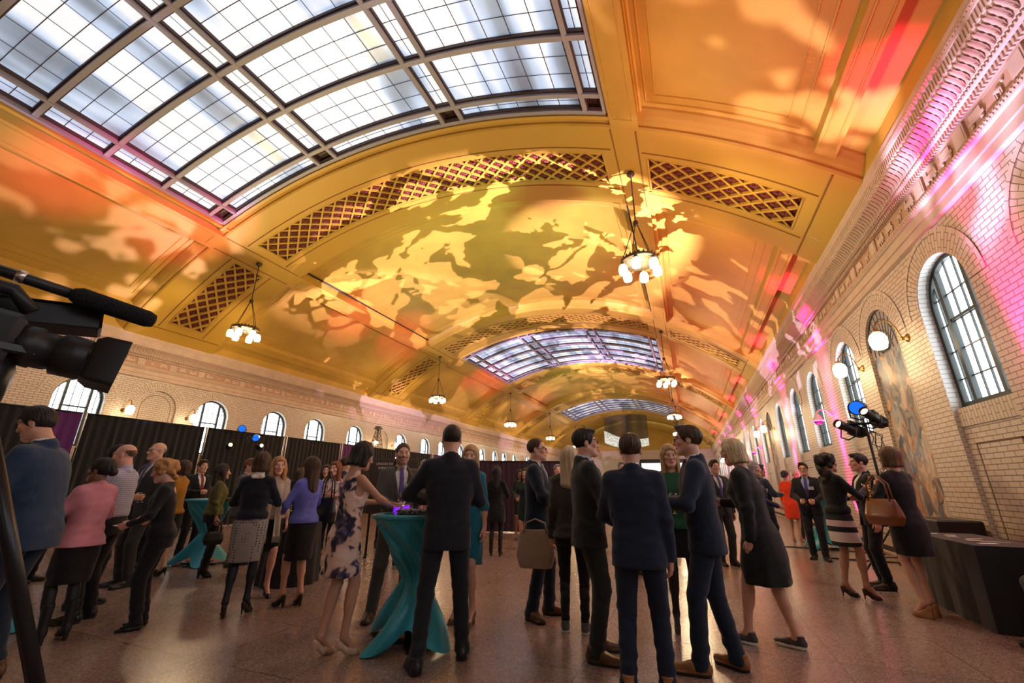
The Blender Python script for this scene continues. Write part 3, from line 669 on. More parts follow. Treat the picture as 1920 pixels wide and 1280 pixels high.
for i,c in enumerate(RIBS[1:]):
    for sg in (1,-1):
        if pc is None: pc=chandelier(); o=pc
        else: o=copytree(pc)
        x=XC+sg*6.67; o.location=(x,c,6.40); o.rotation_euler.z=.3*i+sg*.2
        wh=['nearest','second','third','fourth','fifth'][i]
        tag(o,'bronze ring chandelier with lit opal shades, %s hanging in the %s row'%(wh,'right' if sg>0 else 'left'),'chandelier','ring chandeliers under the vault')
        plamp((x,c,6.40-.45),330)
pr={}
for side in (1,-1):
    k=0
    for mi_,c in enumerate(MUR[1:]):
        for q,dy in enumerate((-1.02,1.12)):
            if side not in pr: pr[side]=sconce(side); o=pr[side]
            else: o=copytree(pr[side])
            o.location=((XR if side>0 else XL),c+dy,3.69)
            wh=['first','second','third','fourth','fifth'][mi_]
            tag(o,'lit brass gooseneck wall lamp, %s side of the %s %s'%('near' if q==0 else 'far',wh,'wall mural' if side>0 else 'left wall blind arch'),'wall lamp','gooseneck wall lamps')
            if mi_<3: plamp((o.location.x-side*.415,c+dy,3.47),11,(1,.68,.34),.08)
# ================================================================ smooth solid modelling (distance fields -> one closed skin)
class Field:
    def __init__(s,lo,hi,res):
        s.lo=np.array(lo,float); s.res=res; s.n=np.maximum(np.ceil((np.array(hi)-s.lo)/res).astype(int)+1,4); s.D=np.full(s.n,.25,np.float32)
    def blk(s,bb,mg):
        a=np.clip(np.floor((np.array(bb[0])-mg-s.lo)/s.res).astype(int),0,s.n); b=np.clip(np.ceil((np.array(bb[1])+mg-s.lo)/s.res).astype(int)+1,0,s.n)
        if (b<=a).any(): return None
        sl=tuple(slice(int(i),int(j)) for i,j in zip(a,b))
        ax=[(s.lo[k]+s.res*np.arange(a[k],b[k])).astype(np.float32) for k in range(3)]
        return sl,ax[0][:,None,None],ax[1][None,:,None],ax[2][None,None,:]
    def add(s,pr,k=.03):
        fn,bb=pr; q=s.blk(bb,max(k,.05)+2*s.res)
        if q is None: return s
        sl,X,Y,Z=q; d=fn(X,Y,Z); D=s.D[sl]
        h=np.maximum(k-np.abs(D-d),0)/max(k,1e-6); s.D[sl]=np.minimum(D,d)-h*h*k*.25; return s
    def sub(s,pr,k=.01):
        fn,bb=pr; q=s.blk(bb,k+2*s.res+.05)
        if q is None: return s
        sl,X,Y,Z=q; d=-fn(X,Y,Z); D=s.D[sl]
        h=np.maximum(k-np.abs(D-d),0)/max(k,1e-6); s.D[sl]=np.maximum(D,d)+h*h*k*.25; return s
    def cut(s,fn):
        X,Y,Z=[(s.lo[k]+s.res*np.arange(s.n[k])).astype(np.float32).reshape([-1 if i==k else 1 for i in range(3)]) for k in range(3)]
        s.D=np.maximum(s.D,fn(X,Y,Z)); return s
    def nets(s):
        D=s.D; D[0]=D[-1]=.1; D[:,0]=D[:,-1]=.1; D[:,:,0]=D[:,:,-1]=.1
        S=D<0; nx,ny,nz=D.shape
        c=np.zeros((nx-1,ny-1,nz-1),np.int8)
        for i in (0,1):
            for j in (0,1):
                for k in (0,1): c+=S[i:nx-1+i,j:ny-1+j,k:nz-1+k]
        act=(c>0)&(c<8); I=np.argwhere(act)
        if not len(I): return np.zeros((0,3)),np.zeros((0,4),int)
        off=np.array([(i,j,k) for i in (0,1) for j in (0,1) for k in (0,1)])
        V=np.stack([D[I[:,0]+o[0],I[:,1]+o[1],I[:,2]+o[2]] for o in off],1)
        acc=np.zeros((len(I),3)); cnt=np.zeros(len(I))
        for a in range(8):
            for b in range(a+1,8):
                if np.abs(off[a]-off[b]).sum()!=1: continue
                m=(V[:,a]<0)!=(V[:,b]<0); t=V[:,a]/np.where(m,V[:,a]-V[:,b],1)
                acc+=np.where(m[:,None],off[a]+(off[b]-off[a])*t[:,None],0); cnt+=m
        P=s.lo+s.res*(I+acc/cnt[:,None])
        vid=np.full(act.shape,-1,np.int64); vid[act]=np.arange(len(I))
        F=[]
        for ax in range(3):
            u,v=[(1,2),(2,0),(0,1)][ax]
            A=np.take(S,range(0,S.shape[ax]-1),ax); B=np.take(S,range(1,S.shape[ax]),ax)
            E=np.argwhere(A!=B); E=E[(E[:,u]>0)&(E[:,v]>0)]
            E=E[(E[:,u]<D.shape[u]-1)&(E[:,v]<D.shape[v]-1)]
            if not len(E): continue
            def g(du,dv):
                q=E.copy(); q[:,u]-=du; q[:,v]-=dv; return vid[q[:,0],q[:,1],q[:,2]]
            Q=np.stack([g(1,1),g(0,1),g(0,0),g(1,0)],1)
            inside=S[E[:,0],E[:,1],E[:,2]]
            Q[~inside]=Q[~inside][:,::-1]; F.append(Q)
        return P,np.concatenate(F)
def rc(a,b,ra,rb,sc=None):
    a=np.array(a,float); b=np.array(b,float); ba=b-a; bb=max(float(ba@ba),1e-9); R=max(ra,rb)
    def fn(X,Y,Z):
        x=X-a[0];y=Y-a[1];z=Z-a[2]; t=np.clip((x*ba[0]+y*ba[1]+z*ba[2])/bb,0,1)
        return np.sqrt((x-ba[0]*t)**2+(y-ba[1]*t)**2+(z-ba[2]*t)**2)-(ra+(rb-ra)*t)
    return fn,(np.minimum(a,b)-R,np.maximum(a,b)+R)
def el(c,r):
    c=np.array(c,float); r=np.array(r,float); mr=float(r.min())
    def fn(X,Y,Z):
        k0=np.sqrt(((X-c[0])/r[0])**2+((Y-c[1])/r[1])**2+((Z-c[2])/r[2])**2)
        k1=np.sqrt(((X-c[0])/r[0]**2)**2+((Y-c[1])/r[1]**2)**2+((Z-c[2])/r[2]**2)**2)
        return np.where(k1>1e-6,k0*(k0-1)/np.maximum(k1,1e-6),-mr)
    return fn,(c-r,c+r)
def bx(c,h,r=.005):
    c=np.array(c,float); h=np.array(h,float)
    def fn(X,Y,Z):
        x=np.abs(X-c[0])-h[0]+r;y=np.abs(Y-c[1])-h[1]+r;z=np.abs(Z-c[2])-h[2]+r
        return np.sqrt(np.maximum(x,0)**2+np.maximum(y,0)**2+np.maximum(z,0)**2)+np.minimum(np.maximum(x,np.maximum(y,z)),0)-r
    return fn,(c-h,c+h)
def loft(tab,pw=2.4,wave=None):
    """rows of (z, half width, half depth, centre y[, centre x])"""
    t=np.array([list(r)+[0]*(5-len(r)) for r in sorted(tab)],float); zs=t[:,0]
    def sm(z,c):
        return np.interp(z,zs,t[:,c])
    zf=np.linspace(zs[0],zs[-1],80); prof=[]
    for c in range(1,5):
        v=sm(zf,c); 
        for _ in range(3): v=np.concatenate([v[:1],(v[:-2]+2*v[1:-1]+v[2:])/4,v[-1:]])
        prof.append(v)
    def fn(X,Y,Z):
        zz=Z.ravel(); w=np.interp(zz,zf,prof[0]).reshape(Z.shape); d=np.interp(zz,zf,prof[1]).reshape(Z.shape); cy_=np.interp(zz,zf,prof[2]).reshape(Z.shape); cx=np.interp(zz,zf,prof[3]).reshape(Z.shape)
        x=X-cx; y=Y-cy_
        if wave is not None:
            a=np.arctan2(x/w,y/d); f=1+wave[0]*np.sin(a*wave[1])*np.clip((wave[2]-Z)/wave[3],0,1); w=w*f; d=d*f
        k=(np.abs(x/w)**pw+np.abs(y/d)**pw)**(1/pw)
        dd=(k-1)*np.minimum(w,d)
        return np.maximum(dd,np.maximum(zs[0]-Z,Z-zs[-1]))
    mx=t[:,1].max(); my=t[:,2].max()
    return fn,(np.array([t[:,4].min()-mx*1.1,t[:,3].min()-my*1.1,zs[0]]),np.array([t[:,4].max()+mx*1.1,t[:,3].max()+my*1.1,zs[-1]]))
def npmesh(name,P,F,cols=None,smooth=True):
    me=bpy.data.meshes.new(name); n=len(P); q=len(F)
    me.vertices.add(n); me.vertices.foreach_set('co',np.ascontiguousarray(P,np.float32).ravel())
    me.loops.add(q*4); me.loops.foreach_set('vertex_index',np.ascontiguousarray(F,np.int32).ravel())
    me.polygons.add(q); me.polygons.foreach_set('loop_start',np.arange(0,q*4,4,dtype=np.int32))
    try: me.polygons.foreach_set('loop_total',np.full(q,4,np.int32))
    except Exception: pass
    me.polygons.foreach_set('use_smooth',np.full(q,smooth))
    if cols is not None:
        at=me.color_attributes.new('tint','FLOAT_COLOR','POINT'); c=np.ones((n,4),np.float32); c[:,:3]=cols; at.data.foreach_set('color',c.ravel())
    me.update(calc_edges=True); me.validate(); return me
def vnorm(P,F):
    n=np.cross(P[F[:,2]]-P[F[:,0]],P[F[:,3]]-P[F[:,1]]); N_=np.zeros_like(P)
    for k in range(4): np.add.at(N_,F[:,k],n)
    return N_/np.maximum(np.linalg.norm(N_,axis=1),1e-9)[:,None]
def folds(P,F,amp,S,seed):
    r=np.random.RandomState(seed); n=vnorm(P,F); d=np.zeros(len(P))
    for k in ((16,24,52),(-30,12,44),(10,-38,-72),(26,8,-30)): d+=np.sin(P@(np.array(k)/S)+r.rand()*6.28)*r.uniform(.6,1)
    z=P[:,2]/S; x=np.abs(P[:,0])/S
    m=.30+.9*np.exp(-((z-1.14)/.10)**2)*(x>.17)+.8*np.exp(-((z-.14)/.12)**2)+.5*np.exp(-((z-.50)/.07)**2)+.35*np.exp(-((z-1.02)/.07)**2)
    return P+n*(amp*m*d)[:,None]
def joinm(parts):
    Ps=[];Fs=[];Cs=[];b=0
    for P,F,C in parts: Ps.append(P);Fs.append(F+b);Cs.append(C);b+=len(P)
    return np.concatenate(Ps),np.concatenate(Fs),np.concatenate(Cs)
def relax(P,F,it=1):
    n=len(P)
    for _ in range(it):
        A=np.zeros((n,3));c=np.zeros(n)
        for a,b in ((0,1),(1,2),(2,3),(3,0)):
            np.add.at(A,F[:,a],P[F[:,b]]);np.add.at(c,F[:,a],1);np.add.at(A,F[:,b],P[F[:,a]]);np.add.at(c,F[:,b],1)
        P=P*.5+A/np.maximum(c,1)[:,None]*.5
    return P
# ---------------------------------------------------------------- head (origin between the ears, face towards +Y)
HEADS={}
def head(sex,fine):
    k=(sex,fine)
    if k in HEADS: return HEADS[k]
    r=.0055 if fine else .010
    f=Field((-.115,-.15,-.27),(.115,.15,.145),r); F_=sex=='f'
    jw=.90 if F_ else 1.0
    f.add(el((0,-.018,.035),(.076,.098,.086)))
    f.add(el((0,.03,-.03),(.060*jw,.068,.088)),.03)
    for s in (-1,1):
        f.add(rc((s*.048*jw,.0,-.055),(s*.012,.076,-.103),.026,.020),.03)
        f.add(el((s*.040,.064,-.018),(.027,.026,.022)),.02)
    f.add(el((0,.083,-.103),(.022,.018,.016)),.02)
    f.add(rc((-.034,.082,.026),(.034,.082,.026),.013,.013),.02)
    for s in (-1,1): f.sub(el((s*.031,.104,.004),(.021,.018,.013)),.012)
    f.add(rc((0,.092,.012),(0,.116,-.030),.008,.0125),.012); f.add(el((0,.104,-.034),(.0175,.013,.010)),.01)
    f.add(el((0,.096,-.062),(.024,.012,.0065)),.008); f.add(el((0,.095,-.073),(.021,.012,.007)),.008)
    for s in (-1,1):
        f.add(el((s*.031,.080,.004),(.0135,.0125,.0115)),.002)
        f.add(el((s*.079,-.012,-.006),(.010,.021,.032)),.008); f.sub(el((s*.090,-.008,-.002),(.008,.010,.016)),.006)
    f.add(rc((0,-.022,-.07),(0,-.030,-.24),.052 if F_ else .060,.056 if F_ else .066),.03)
    P,F=f.nets()
    HEADS[k]=(P,F); return HEADS[k]
def headcol(P,skin,lip,brow,iris=(.10,.06,.03)):
    C=np.tile(np.array(skin),(len(P),1)); x,y,z=np.abs(P[:,0]),P[:,1],P[:,2]
    C[(x<.024)&(y>.085)&(z<-.055)&(z>-.080)]=lip
    C[(((x-.056)/.03)**2+((y-.06)/.04)**2+((z+.03)/.025)**2)<1]=np.array(skin)*np.array((1.06,.93,.90))
    e=(((x-.031)/.0135)**2+((z-.003)/.0062)**2<1)&(y>.076); C[(((x-.031)/.017)**2+((z-.004)/.0105)**2<1)&(y>.076)]*=(.72,.62,.58); C[e]=(.58,.54,.51)
    C[((x-.031)**2+(z-.003)**2<.0062**2)&(y>.076)]=iris
    C[(x>.014)&(x<.052)&(z>.023+.004*(x<.04))&(z<.034)&(y>.06)]=brow
    return C
# ---------------------------------------------------------------- hand (right hand, wrist at origin, fingers +Y, palm -Z, thumb -X)
HANDS={}
def hand(pose,fine):
    k=(pose,fine)
    if k in HANDS: return HANDS[k]
    f=Field((-.075,-.075,-.115),(.065,.215,.05),.0042 if fine else .0075)
    f.add(rc((0,-.06,0),(0,.0,0),.029,.025),.01)
    kn=[(-.030,.092,0,.074),(-.010,.098,.003,.082),(.011,.095,.002,.076),(.030,.086,-.003,.060)]
    for x,y,z,l in kn: f.add(rc((x*.45,.008,0),(x,y,z-.004),.019,.0125),.014)
    f.add(rc((-.016,.02,-.008),(-.032,.05,-.014),.018,.015),.015)
    cu={'relax':(18,26,18),'grip':(48,58,42),'flat':(6,8,6),'fist':(72,85,50),'point':(30,60,40)}[pose]
    for i,(x,y,z,l) in enumerate(kn):
        p=np.array((x,y,z-.003)); a=0; rr=.0098 if i<3 else .0086
        ex=(0,2,4,7)[i] if pose=='relax' else 0
        for q,(s_,fr) in enumerate(zip(cu,(.45,.31,.24))):
            a+=math.radians(s_+ex); n=p+np.array((x*.12*fr*(1 if pose!='grip' else .2),math.cos(a),-math.sin(a)))*l*1.02*fr
            f.add(rc(p,n,rr-.0007*q,rr-.0007*(q+1)),.004); p=n
    th={'relax':((-.045,.055,-.02),(-.054,.085,-.03),(-.052,.108,-.036)),'grip':((-.046,.052,-.032),(-.046,.080,-.058),(-.034,.098,-.072)),'flat':((-.055,.05,-.01),(-.072,.074,-.014),(-.08,.095,-.016)),
        'fist':((-.044,.05,-.03),(-.036,.074,-.05),(-.014,.084,-.056)),'point':((-.046,.052,-.03),(-.044,.08,-.05),(-.034,.1,-.06))}[pose]
    p=(-.020,.022,-.010)
    for q,n in enumerate(th): f.add(rc(p,n,(.0155,.0118,.0102)[q],(.0118,.0102,.0085)[q]),.006); p=n
    HANDS[k]=f.nets(); return HANDS[k]
def frame(yv,palm):
    y=np.array(yv,float); y/=np.linalg.norm(y); z=-np.array(palm,float); z=z-y*(z@y); z/=np.linalg.norm(z); x=np.cross(y,z); return np.stack([x,y,z],1)
def ik(a,t,l1,l2,hint):
    a=np.array(a,float); t=np.array(t,float); d=t-a; L=np.linalg.norm(d); L2=min(L,(l1+l2)*.995); u=d/max(L,1e-6); t=a+u*L2
    c=(l1*l1+L2*L2-l2*l2)/(2*L2); h=math.sqrt(max(l1*l1-c*c,0)); hv=np.array(hint,float); hv=hv-u*(hv@u); hv/=max(np.linalg.norm(hv),1e-6)
    return a+u*c+hv*h,t
# ---------------------------------------------------------------- shoes (toe +Y, sole on z=0, heel at y=-.07)
SHOES={}
def shoe(kind,matl,fine=True):
    k=(kind,matl.name)
    if k in SHOES: return SHOES[k]
    r=.007
    f=Field((-.07,-.12,-.01),(.07,.26,.40),r)
    if kind in ('oxford','sneaker'):
        f.add(rc((0,-.055,.045),(0,.05,.045),.040,.044)).add(rc((0,.05,.042),(.004,.165,.028),.044,.030),.03)
        f.add(rc((0,-.04,.05),(0,-.035,.10),.040,.044),.02)
        f.cut(lambda X,Y,Z:np.maximum(.0-Z,Z-(.112-np.clip((Y+.02)*.35,0,.05))))
        f.add((lambda X,Y,Z:np.maximum(np.sqrt((X/1.0)**2+(np.maximum(np.abs(Y-.05)-.085,0))**2)-.047+.00*Y,np.abs(Z-.013)-.013),(np.array((-.05,-.09,0)),np.array((.05,.19,.026)))),.004)
    elif kind=='boot':
        f.add(rc((0,-.04,.085),(0,.06,.06),.036,.034)).add(rc((0,.06,.055),(0,.155,.026),.034,.022),.03).add(rc((0,-.03,.09),(0,-.02,.30),.042,.055),.03)
        f.add(rc((0,-.05,.05),(0,-.052,.004),.026,.022),.01); f.cut(lambda X,Y,Z:np.maximum(-Z,Z-.31))
    elif kind=='flat':
        f.add(rc((0,-.055,.03),(0,.05,.028),.032,.036)).add(rc((0,.05,.028),(0,.15,.016),.036,.018),.03); f.cut(lambda X,Y,Z:np.maximum(-Z,Z-.05-.1*np.clip(-Y-.02,0,1)))
        f.sub(rc((0,-.04,.065),(0,.07,.05),.03,.03),.01)
    else: # heels: pump with raised heel; 'wedge','block'
        h=.075
        f.add(rc((0,-.055,h+.012),(0,.03,.045),.028,.030)).add(rc((0,.03,.040),(0,.10,.024),.030,.030),.03).add(rc((0,.10,.022),(0,.15,.012),.028,.010),.02)
        f.add(rc((0,-.062,h+.03),(0,-.055,h+.02),.028,.03),.02)
        f.sub(rc((0,-.045,h+.07),(0,.035,.085),.030,.030),.006).sub(rc((0,.035,.085),(0,.085,.055),.030,.018),.006)
        if kind=='wedge': f.add(bx((0,-.03,.035),(.025,.05,.04),.012),.02).add(rc((0,-.06,.03),(0,.09,.015),.028,.02),.03)
        elif kind=='block': f.add(rc((0,-.068,h),(0,-.066,.008),.022,.017),.012)
        else: f.add(rc((0,-.07,h),(0,-.075,.030),.019,.009),.012).add(rc((0,-.075,.04),(0,-.077,.008),.009,.0075),.004)
        f.cut(lambda X,Y,Z:-Z)
    P,F=f.nets()
    me=npmesh('shoe',P,F); me.materials.append(matl)
    if kind in ('sneaker','oxford'):
        m2=mat('white rubber sole',(.75,.74,.72),.6) if kind=='sneaker' else mat('dark heel leather',(.02,.015,.012),.5)
        me.materials.append(m2); z=P[F][:,:,2].max(1); me.polygons.foreach_set('material_index',(z<(.03 if kind=='sneaker' else .024)).astype(np.int32))
    SHOES[k]=me; return me
# ================================================================ people
def cloth(name,c,bump=.55,rough=.85,sheen=.15,pattern=None):
    if name in MATS: return MATS[name]
    if pattern is None: return mat(name,c,rough,bump=bump,bscale=9,sheen=sheen,spec=.25,var=.06,vscale=14,stretch=(1,1,.55))
    m,N,L,b=nodes(name); tc=N.new('ShaderNodeTexCoord'); b.inputs['Roughness'].default_value=rough
    if pattern=='floral':
        n=N.new('ShaderNodeTexNoise'); n.inputs['Scale'].default_value=7.5; n.inputs['Detail'].default_value=2.5; n.inputs['Distortion'].default_value=.6; L.new(tc.outputs['Object'],n.inputs['Vector'])
        r=ramp(N,L,n.outputs['Fac'],[(.40,(.015,.015,.05)),(.455,(.10,.09,.16)),(.49,(.70,.50,.42)),(.62,(.80,.66,.58))]); L.new(r.outputs[0],b.inputs['Base Color'])
    elif pattern=='dots':
        v=N.new('ShaderNodeTexVoronoi'); v.inputs['Scale'].default_value=38; v.inputs['Randomness'].default_value=.15; L.new(tc.outputs['Object'],v.inputs['Vector'])
        r=ramp(N,L,v.outputs['Distance'],[(.24,(.02,.02,.025)),(.32,(.30,.29,.28))]); L.new(r.outputs[0],b.inputs['Base Color'])
    elif pattern=='stripes':
        s=N.new('ShaderNodeSeparateXYZ'); L.new(tc.outputs['Object'],s.inputs[0]); mr=N.new('ShaderNodeMapRange'); mr.inputs[1].default_value=.5; mr.inputs[2].default_value=.95; L.new(s.outputs[2],mr.inputs[0])
        r=ramp(N,L,mr.outputs[0],[(0,(.012,.012,.016)),(.30,(.72,.68,.66)),(.56,(.012,.012,.016)),(.70,(.62,.52,.50)),(.86,(.012,.012,.016))]); r.color_ramp.interpolation='CONSTANT'; L.new(r.outputs[0],b.inputs['Base Color'])
    elif pattern=='check':
        t=N.new('ShaderNodeTexBrick'); t.offset=0; t.inputs['Scale'].default_value=1; t.inputs['Brick Width'].default_value=.02; t.inputs['Row Height'].default_value=.02; t.inputs['Mortar Size'].default_value=.003
        mp=N.new('ShaderNodeMapping'); mp.inputs['Rotation'].default_value=(pi/2,0,0); L.new(tc.outputs['Object'],mp.inputs[0]); L.new(mp.outputs[0],t.inputs['Vector'])
        t.inputs['Color1'].default_value=tuple(c)+(1,); t.inputs['Color2'].default_value=tuple(c)+(1,); t.inputs['Mortar'].default_value=tuple(x*.55 for x in c)+(1,); L.new(t.outputs['Color'],b.inputs['Base Color'])
    elif pattern=='print':
        n=N.new('ShaderNodeTexNoise'); n.inputs['Scale'].default_value=30; L.new(tc.outputs['Object'],n.inputs['Vector'])
        r=ramp(N,L,n.outputs['Fac'],[(.42,(.30,.10,.12)),(.5,(.62,.52,.52)),(.6,(.75,.70,.68))]); L.new(r.outputs[0],b.inputs['Base Color'])
    return m
def skinmat():
    if 'skin' in MATS: return MATS['skin']
    m,N,L,b=nodes('skin'); a=N.new('ShaderNodeVertexColor'); a.layer_name='tint'; L.new(a.outputs[0],b.inputs['Base Color']); b.inputs['Roughness'].default_value=.48; b.inputs['Subsurface Weight'].default_value=.0; b.inputs['Specular IOR Level'].default_value=.4
    return m
def hairmat(name,c):
    return mat('hair '+name,c,.55,bump=.9,bscale=26,var=.28,vscale=22,stretch=(1.3,1.3,.12),spec=.45)
SK={'fair':(.62,.37,.27),'pink':(.66,.38,.29),'tan':(.50,.28,.19),'olive':(.44,.25,.16),'brown':(.22,.11,.065)}
HC={'dark':(.018,.012,.009),'black':(.010,.008,.008),'brown':(.055,.028,.014),'lightbrown':(.13,.072,.035),'blonde':(.46,.30,.14),'strawberry':(.42,.21,.075),'paleblonde':(.58,.46,.29),'grey':(.30,.28,.26),'red':(.20,.06,.025)}
PRESET={ # wrist target in units of a 1.78 m body, palm direction, hand pose, elbow hint   (right side; mirrored for left)
 'down':((.235,.03,.80),(-1,.15,0),'relax',(.5,-1,0)),
 'pocket':((.20,.10,.93),(-1,0,0),'fist',(1,-.6,0)),
 'hold':((.13,.31,1.17),(-1,-.1,0),'grip',(.7,-.4,-.8)),
 'holdlow':((.12,.29,1.06),(-1,-.1,0),'grip',(.8,-.4,-.6)),
 'clasp':((.045,.25,1.05),(-.5,-1,0),'relax',(1,-.4,-.3)),
 'fold':((-.10,.20,1.16),(0,-1,-.1),'relax',(.9,.2,-.6)),
 'table':((.06,.42,1.06),(0,0,-1),'flat',(1,-.3,-.5)),
 'phone':((.06,.30,1.12),(-.3,-.5,1),'relax',(1,-.3,-.6)),
 'chin':((.05,.20,1.42),(-.3,-1,0),'fist',(.9,.1,-1)),
 'gesture':((.22,.36,1.22),(-.6,0,.8),'relax',(.9,-.5,-.6)),
 'hip':((.22,-.02,.98),(-1,0,0),'relax',(1,-.8,0)),
 'strap':((.12,.16,1.32),(-.2,-1,0),'fist',(.8,-.2,-1)),
 'lap':((.10,.36,1.06),(0,0,-1),'relax',(1,-.4,0)),
}
PEOPLE=[]
def person(label,x,y,h,rel,sex='m',top='suit',topc=(.02,.025,.05),topn='navy suit cloth',bot='trousers',botc=None,botn=None,shirt=(.75,.75,.76),tie=None,hair='short',hc='dark',skin='fair',
           R='down',L='down',fat=1.0,lean=0,side=0,hyaw=0,hpitch=0,shoes='oxford',shc=(.012,.010,.010),shn='black leather',legs=None,glasses=False,badge=False,feet=None,fine=True,res=None,group=None,hem=None,beard=None,sit=False,neck=None,extra=None,lit=None,toprows=None):
    lift={'pump':.07,'block':.07,'wedge':.07,'boot':.045}.get(shoes,0.0); Hb=h-lift; S=Hb/1.78; F_=sex=='f';
    if sit: lift=-.40*S
    r=res or (.0115 if fine else .018)
    az=math.atan2(y,x); th=az-math.radians(rel)
    root=empty('person',(x,y,0),th-pi/2); tag(root,label,'person',group)
    B=S
    def warp(P):
        P=np.array(P,float).copy(); dz=np.clip(P[:,2]-.92*S,0,None)
        P[:,1]+=dz*math.tan(math.radians(lean)); P[:,0]+=dz*math.tan(math.radians(side)); P[:,2]+=lift; return P
    shx=(.145 if F_ else .172)*B*(1+.4*(fat-1)); shz=1.425*S; hpx=.092*B; hpz=.93*S
    if F_: rows=[(.80,.172,.108,-.012),(.90,.176,.116,-.012),(1.0,.150,.100,0),(1.09,.128,.090,0),(1.20,.142,.104,.010),(1.28,.152,.122,.020),(1.36,.152,.100,.010),(1.43,.128,.074,0),(1.49,.075,.055,-.012),(1.53,.05,.05,-.015)]
    else: rows=[(.82,.168,.108,-.006),(.95,.170,.116,-.004),(1.08,.160,.110,.004),(1.22,.176,.118,.006),(1.33,.186,.120,.004),(1.41,.176,.100,-.004),(1.47,.11,.07,-.014),(1.52,.062,.058,-.018)]
    rows=[(a*S,b*B*fat,c*B*fat*(1.05 if fat>1.05 else 1),d*B) for a,b,c,d in rows]
    torso=lambda g=0,lo=None,hi=None,mul=1.0:[(z,w_*mul+g,d*mul+g,c) for z,w_,d,c in rows if (lo is None or z>=lo*S) and (hi is None or z<=hi*S)]
    # joints
    arms={}
    for s,pz in ((1,R),(-1,L)):
        t,pn,hp,hint=PRESET[pz] if isinstance(pz,str) else pz
        t=np.array(t)*np.array((s*B,B,S)); pn=np.array(pn)*np.array((s,1,1)); hint=np.array(hint)*np.array((s,1,1))
        sh=np.array((s*shx,-.012*B,shz)); e,t=ik(sh,t,.295*S,.262*S,hint); arms[s]=(sh,e,t,pn,hp)
    fl=feet or ((.10,.0,8),(-.10,.02,-8)); legsj={}
    for s,(fx,fy,fr) in zip((1,-1),fl):
        hp=np.array((s*hpx,0,hpz)); an=np.array((fx*B,fy*B,.085*S))
        if sit: an=np.array((fx*B,fy*B,.485*S))
        kn,an=ik(hp,an,.435*S,.425*S,(0.05*s,1,.0)); legsj[s]=(hp,kn,an,fr)
    skn=np.array(SK[skin]); hcol=HC[hc]
    bare=legs is None and bot in ('skirt','none')
    fields={}
    def fld(lo,hi,rr=None): return Field(np.array(lo)*S,np.array(hi)*S,rr or r)
    BBL,BBH=(-.62,-.45,-.1),(.62,.72,1.62)
    # ---- body
    slv=top in ('sleeveless',)
    f=fld(BBL,BBH,r if (slv or bare or legs) else max(r,.016))
    f.add(loft(torso(-.012,hi=1.5),2.2),.03)
    for s in (1,-1):
        sh,e,t,pn,hp=arms[s]; q=.88 if F_ else 1.0
        f.add(rc(sh,e,.046*q*B,.037*q*B),.04); f.add(rc(e,t,.038*q*B,.0255*B),.02); f.add(rc(e+(t-e)*.1,e+(t-e)*.45,.041*q*B,.035*q*B),.02)
        hp_,kn,an,_=legsj[s]; q=(1.0 if not F_ else .98)*(.84 if bot in ('trousers','jeans','slim') else 1)
        f.add(rc(hp_,kn,.083*q*B*fat,.052*q*B),.03); f.add(rc(kn,an,.050*q*B,.034*B),.02); cf=kn+(an-kn)*.3+np.array((0,-.012*B,0)); f.add(rc(kn+(an-kn)*.18+np.array((0,-.012*B,0)),kn+(an-kn)*.45+np.array((0,-.010*B,0)),.050*q*B,.047*q*B),.03)
        fr=math.radians(-s*0+legsj[s][3]); fd=np.array((math.sin(fr),math.cos(fr),0))
        f.add(rc(an+np.array((0,0,-.005)),np.array((an[0],an[1],.03-lift))+fd*.11*S,.033*B,.024*B),.03)
    f.add(rc((0,-.02*S,1.47*S),(0,-.022*S,1.545*S),.052*B if F_ else .06*B,.050*B if F_ else .058*B),.03)
    P,Fq=f.nets(); P=relax(P,Fq,1)
    Cb=np.tile(skn,(len(P),1))
    if bot in ('trousers','jeans','slim') and legs is None: legs=botc if botc is not None else topc
    if legs is not None: Cb[P[:,2]<.95*S]=legs
    parts=[(warp(P),Fq,Cb)]
    # hands
    grips={}
    for s in (1,-1):
        sh,e,t,pn,hp=arms[s]; hv,hf=hand(hp,fine); 
        hv=hv.copy()*(.97 if not F_ else .88)*B
        d=(t-e)/np.linalg.norm(t-e)
        if hp in ('grip',): d=d*.6+np.array((0,1,0))*.4
        if s<0: hv[:,0]*=-1; hf=hf[:,::-1]
        A=frame(d,pn); pos=hv@A.T+t
        parts.append((warp(pos),hf,np.tile(skn*np.array((1.02,.95,.93)),(len(hv),1))))
        grips[s]=(warp([t+A[:,1]*.088*B-A[:,2]*.045*B])[0],A)
    # head
    hv,hf=head(sex,fine); C=headcol(hv,skn,skn*np.array((.85,.55,.55)) if not F_ else skn*np.array((.80,.42,.42)),np.array(hcol)*.8+skn*.12)
    if beard: 
        m_=(hv[:,2]<-.035)&(hv[:,1]>-.01)&(hv[:,2]>-.125)&~((np.abs(hv[:,0])<.022)&(hv[:,2]>-.078)&(hv[:,2]<-.056)&(hv[:,1]>.08)); C[m_]=np.array(HC[beard])*.45+skn*.42
    HSC=.98*S**.6 if not F_ else .95*(S*1.06)**.6
    Rh=np.array(Matrix.Rotation(math.radians(-hyaw),3,'Z')@Matrix.Rotation(math.radians(hpitch),3,'X'))
    hc_=np.array((0,.012*S,Hb-.118*HSC))
    piv=np.array((0,-.02,-.13))*HSC
    def hx(V): return warp((np.array(V)*HSC-piv)@Rh.T+piv+hc_)
    parts.append((hx(hv),hf,C))
    P,Fq,C=joinm(parts)
    link('body',npmesh('body',P,Fq,C),root,[skinmat()])
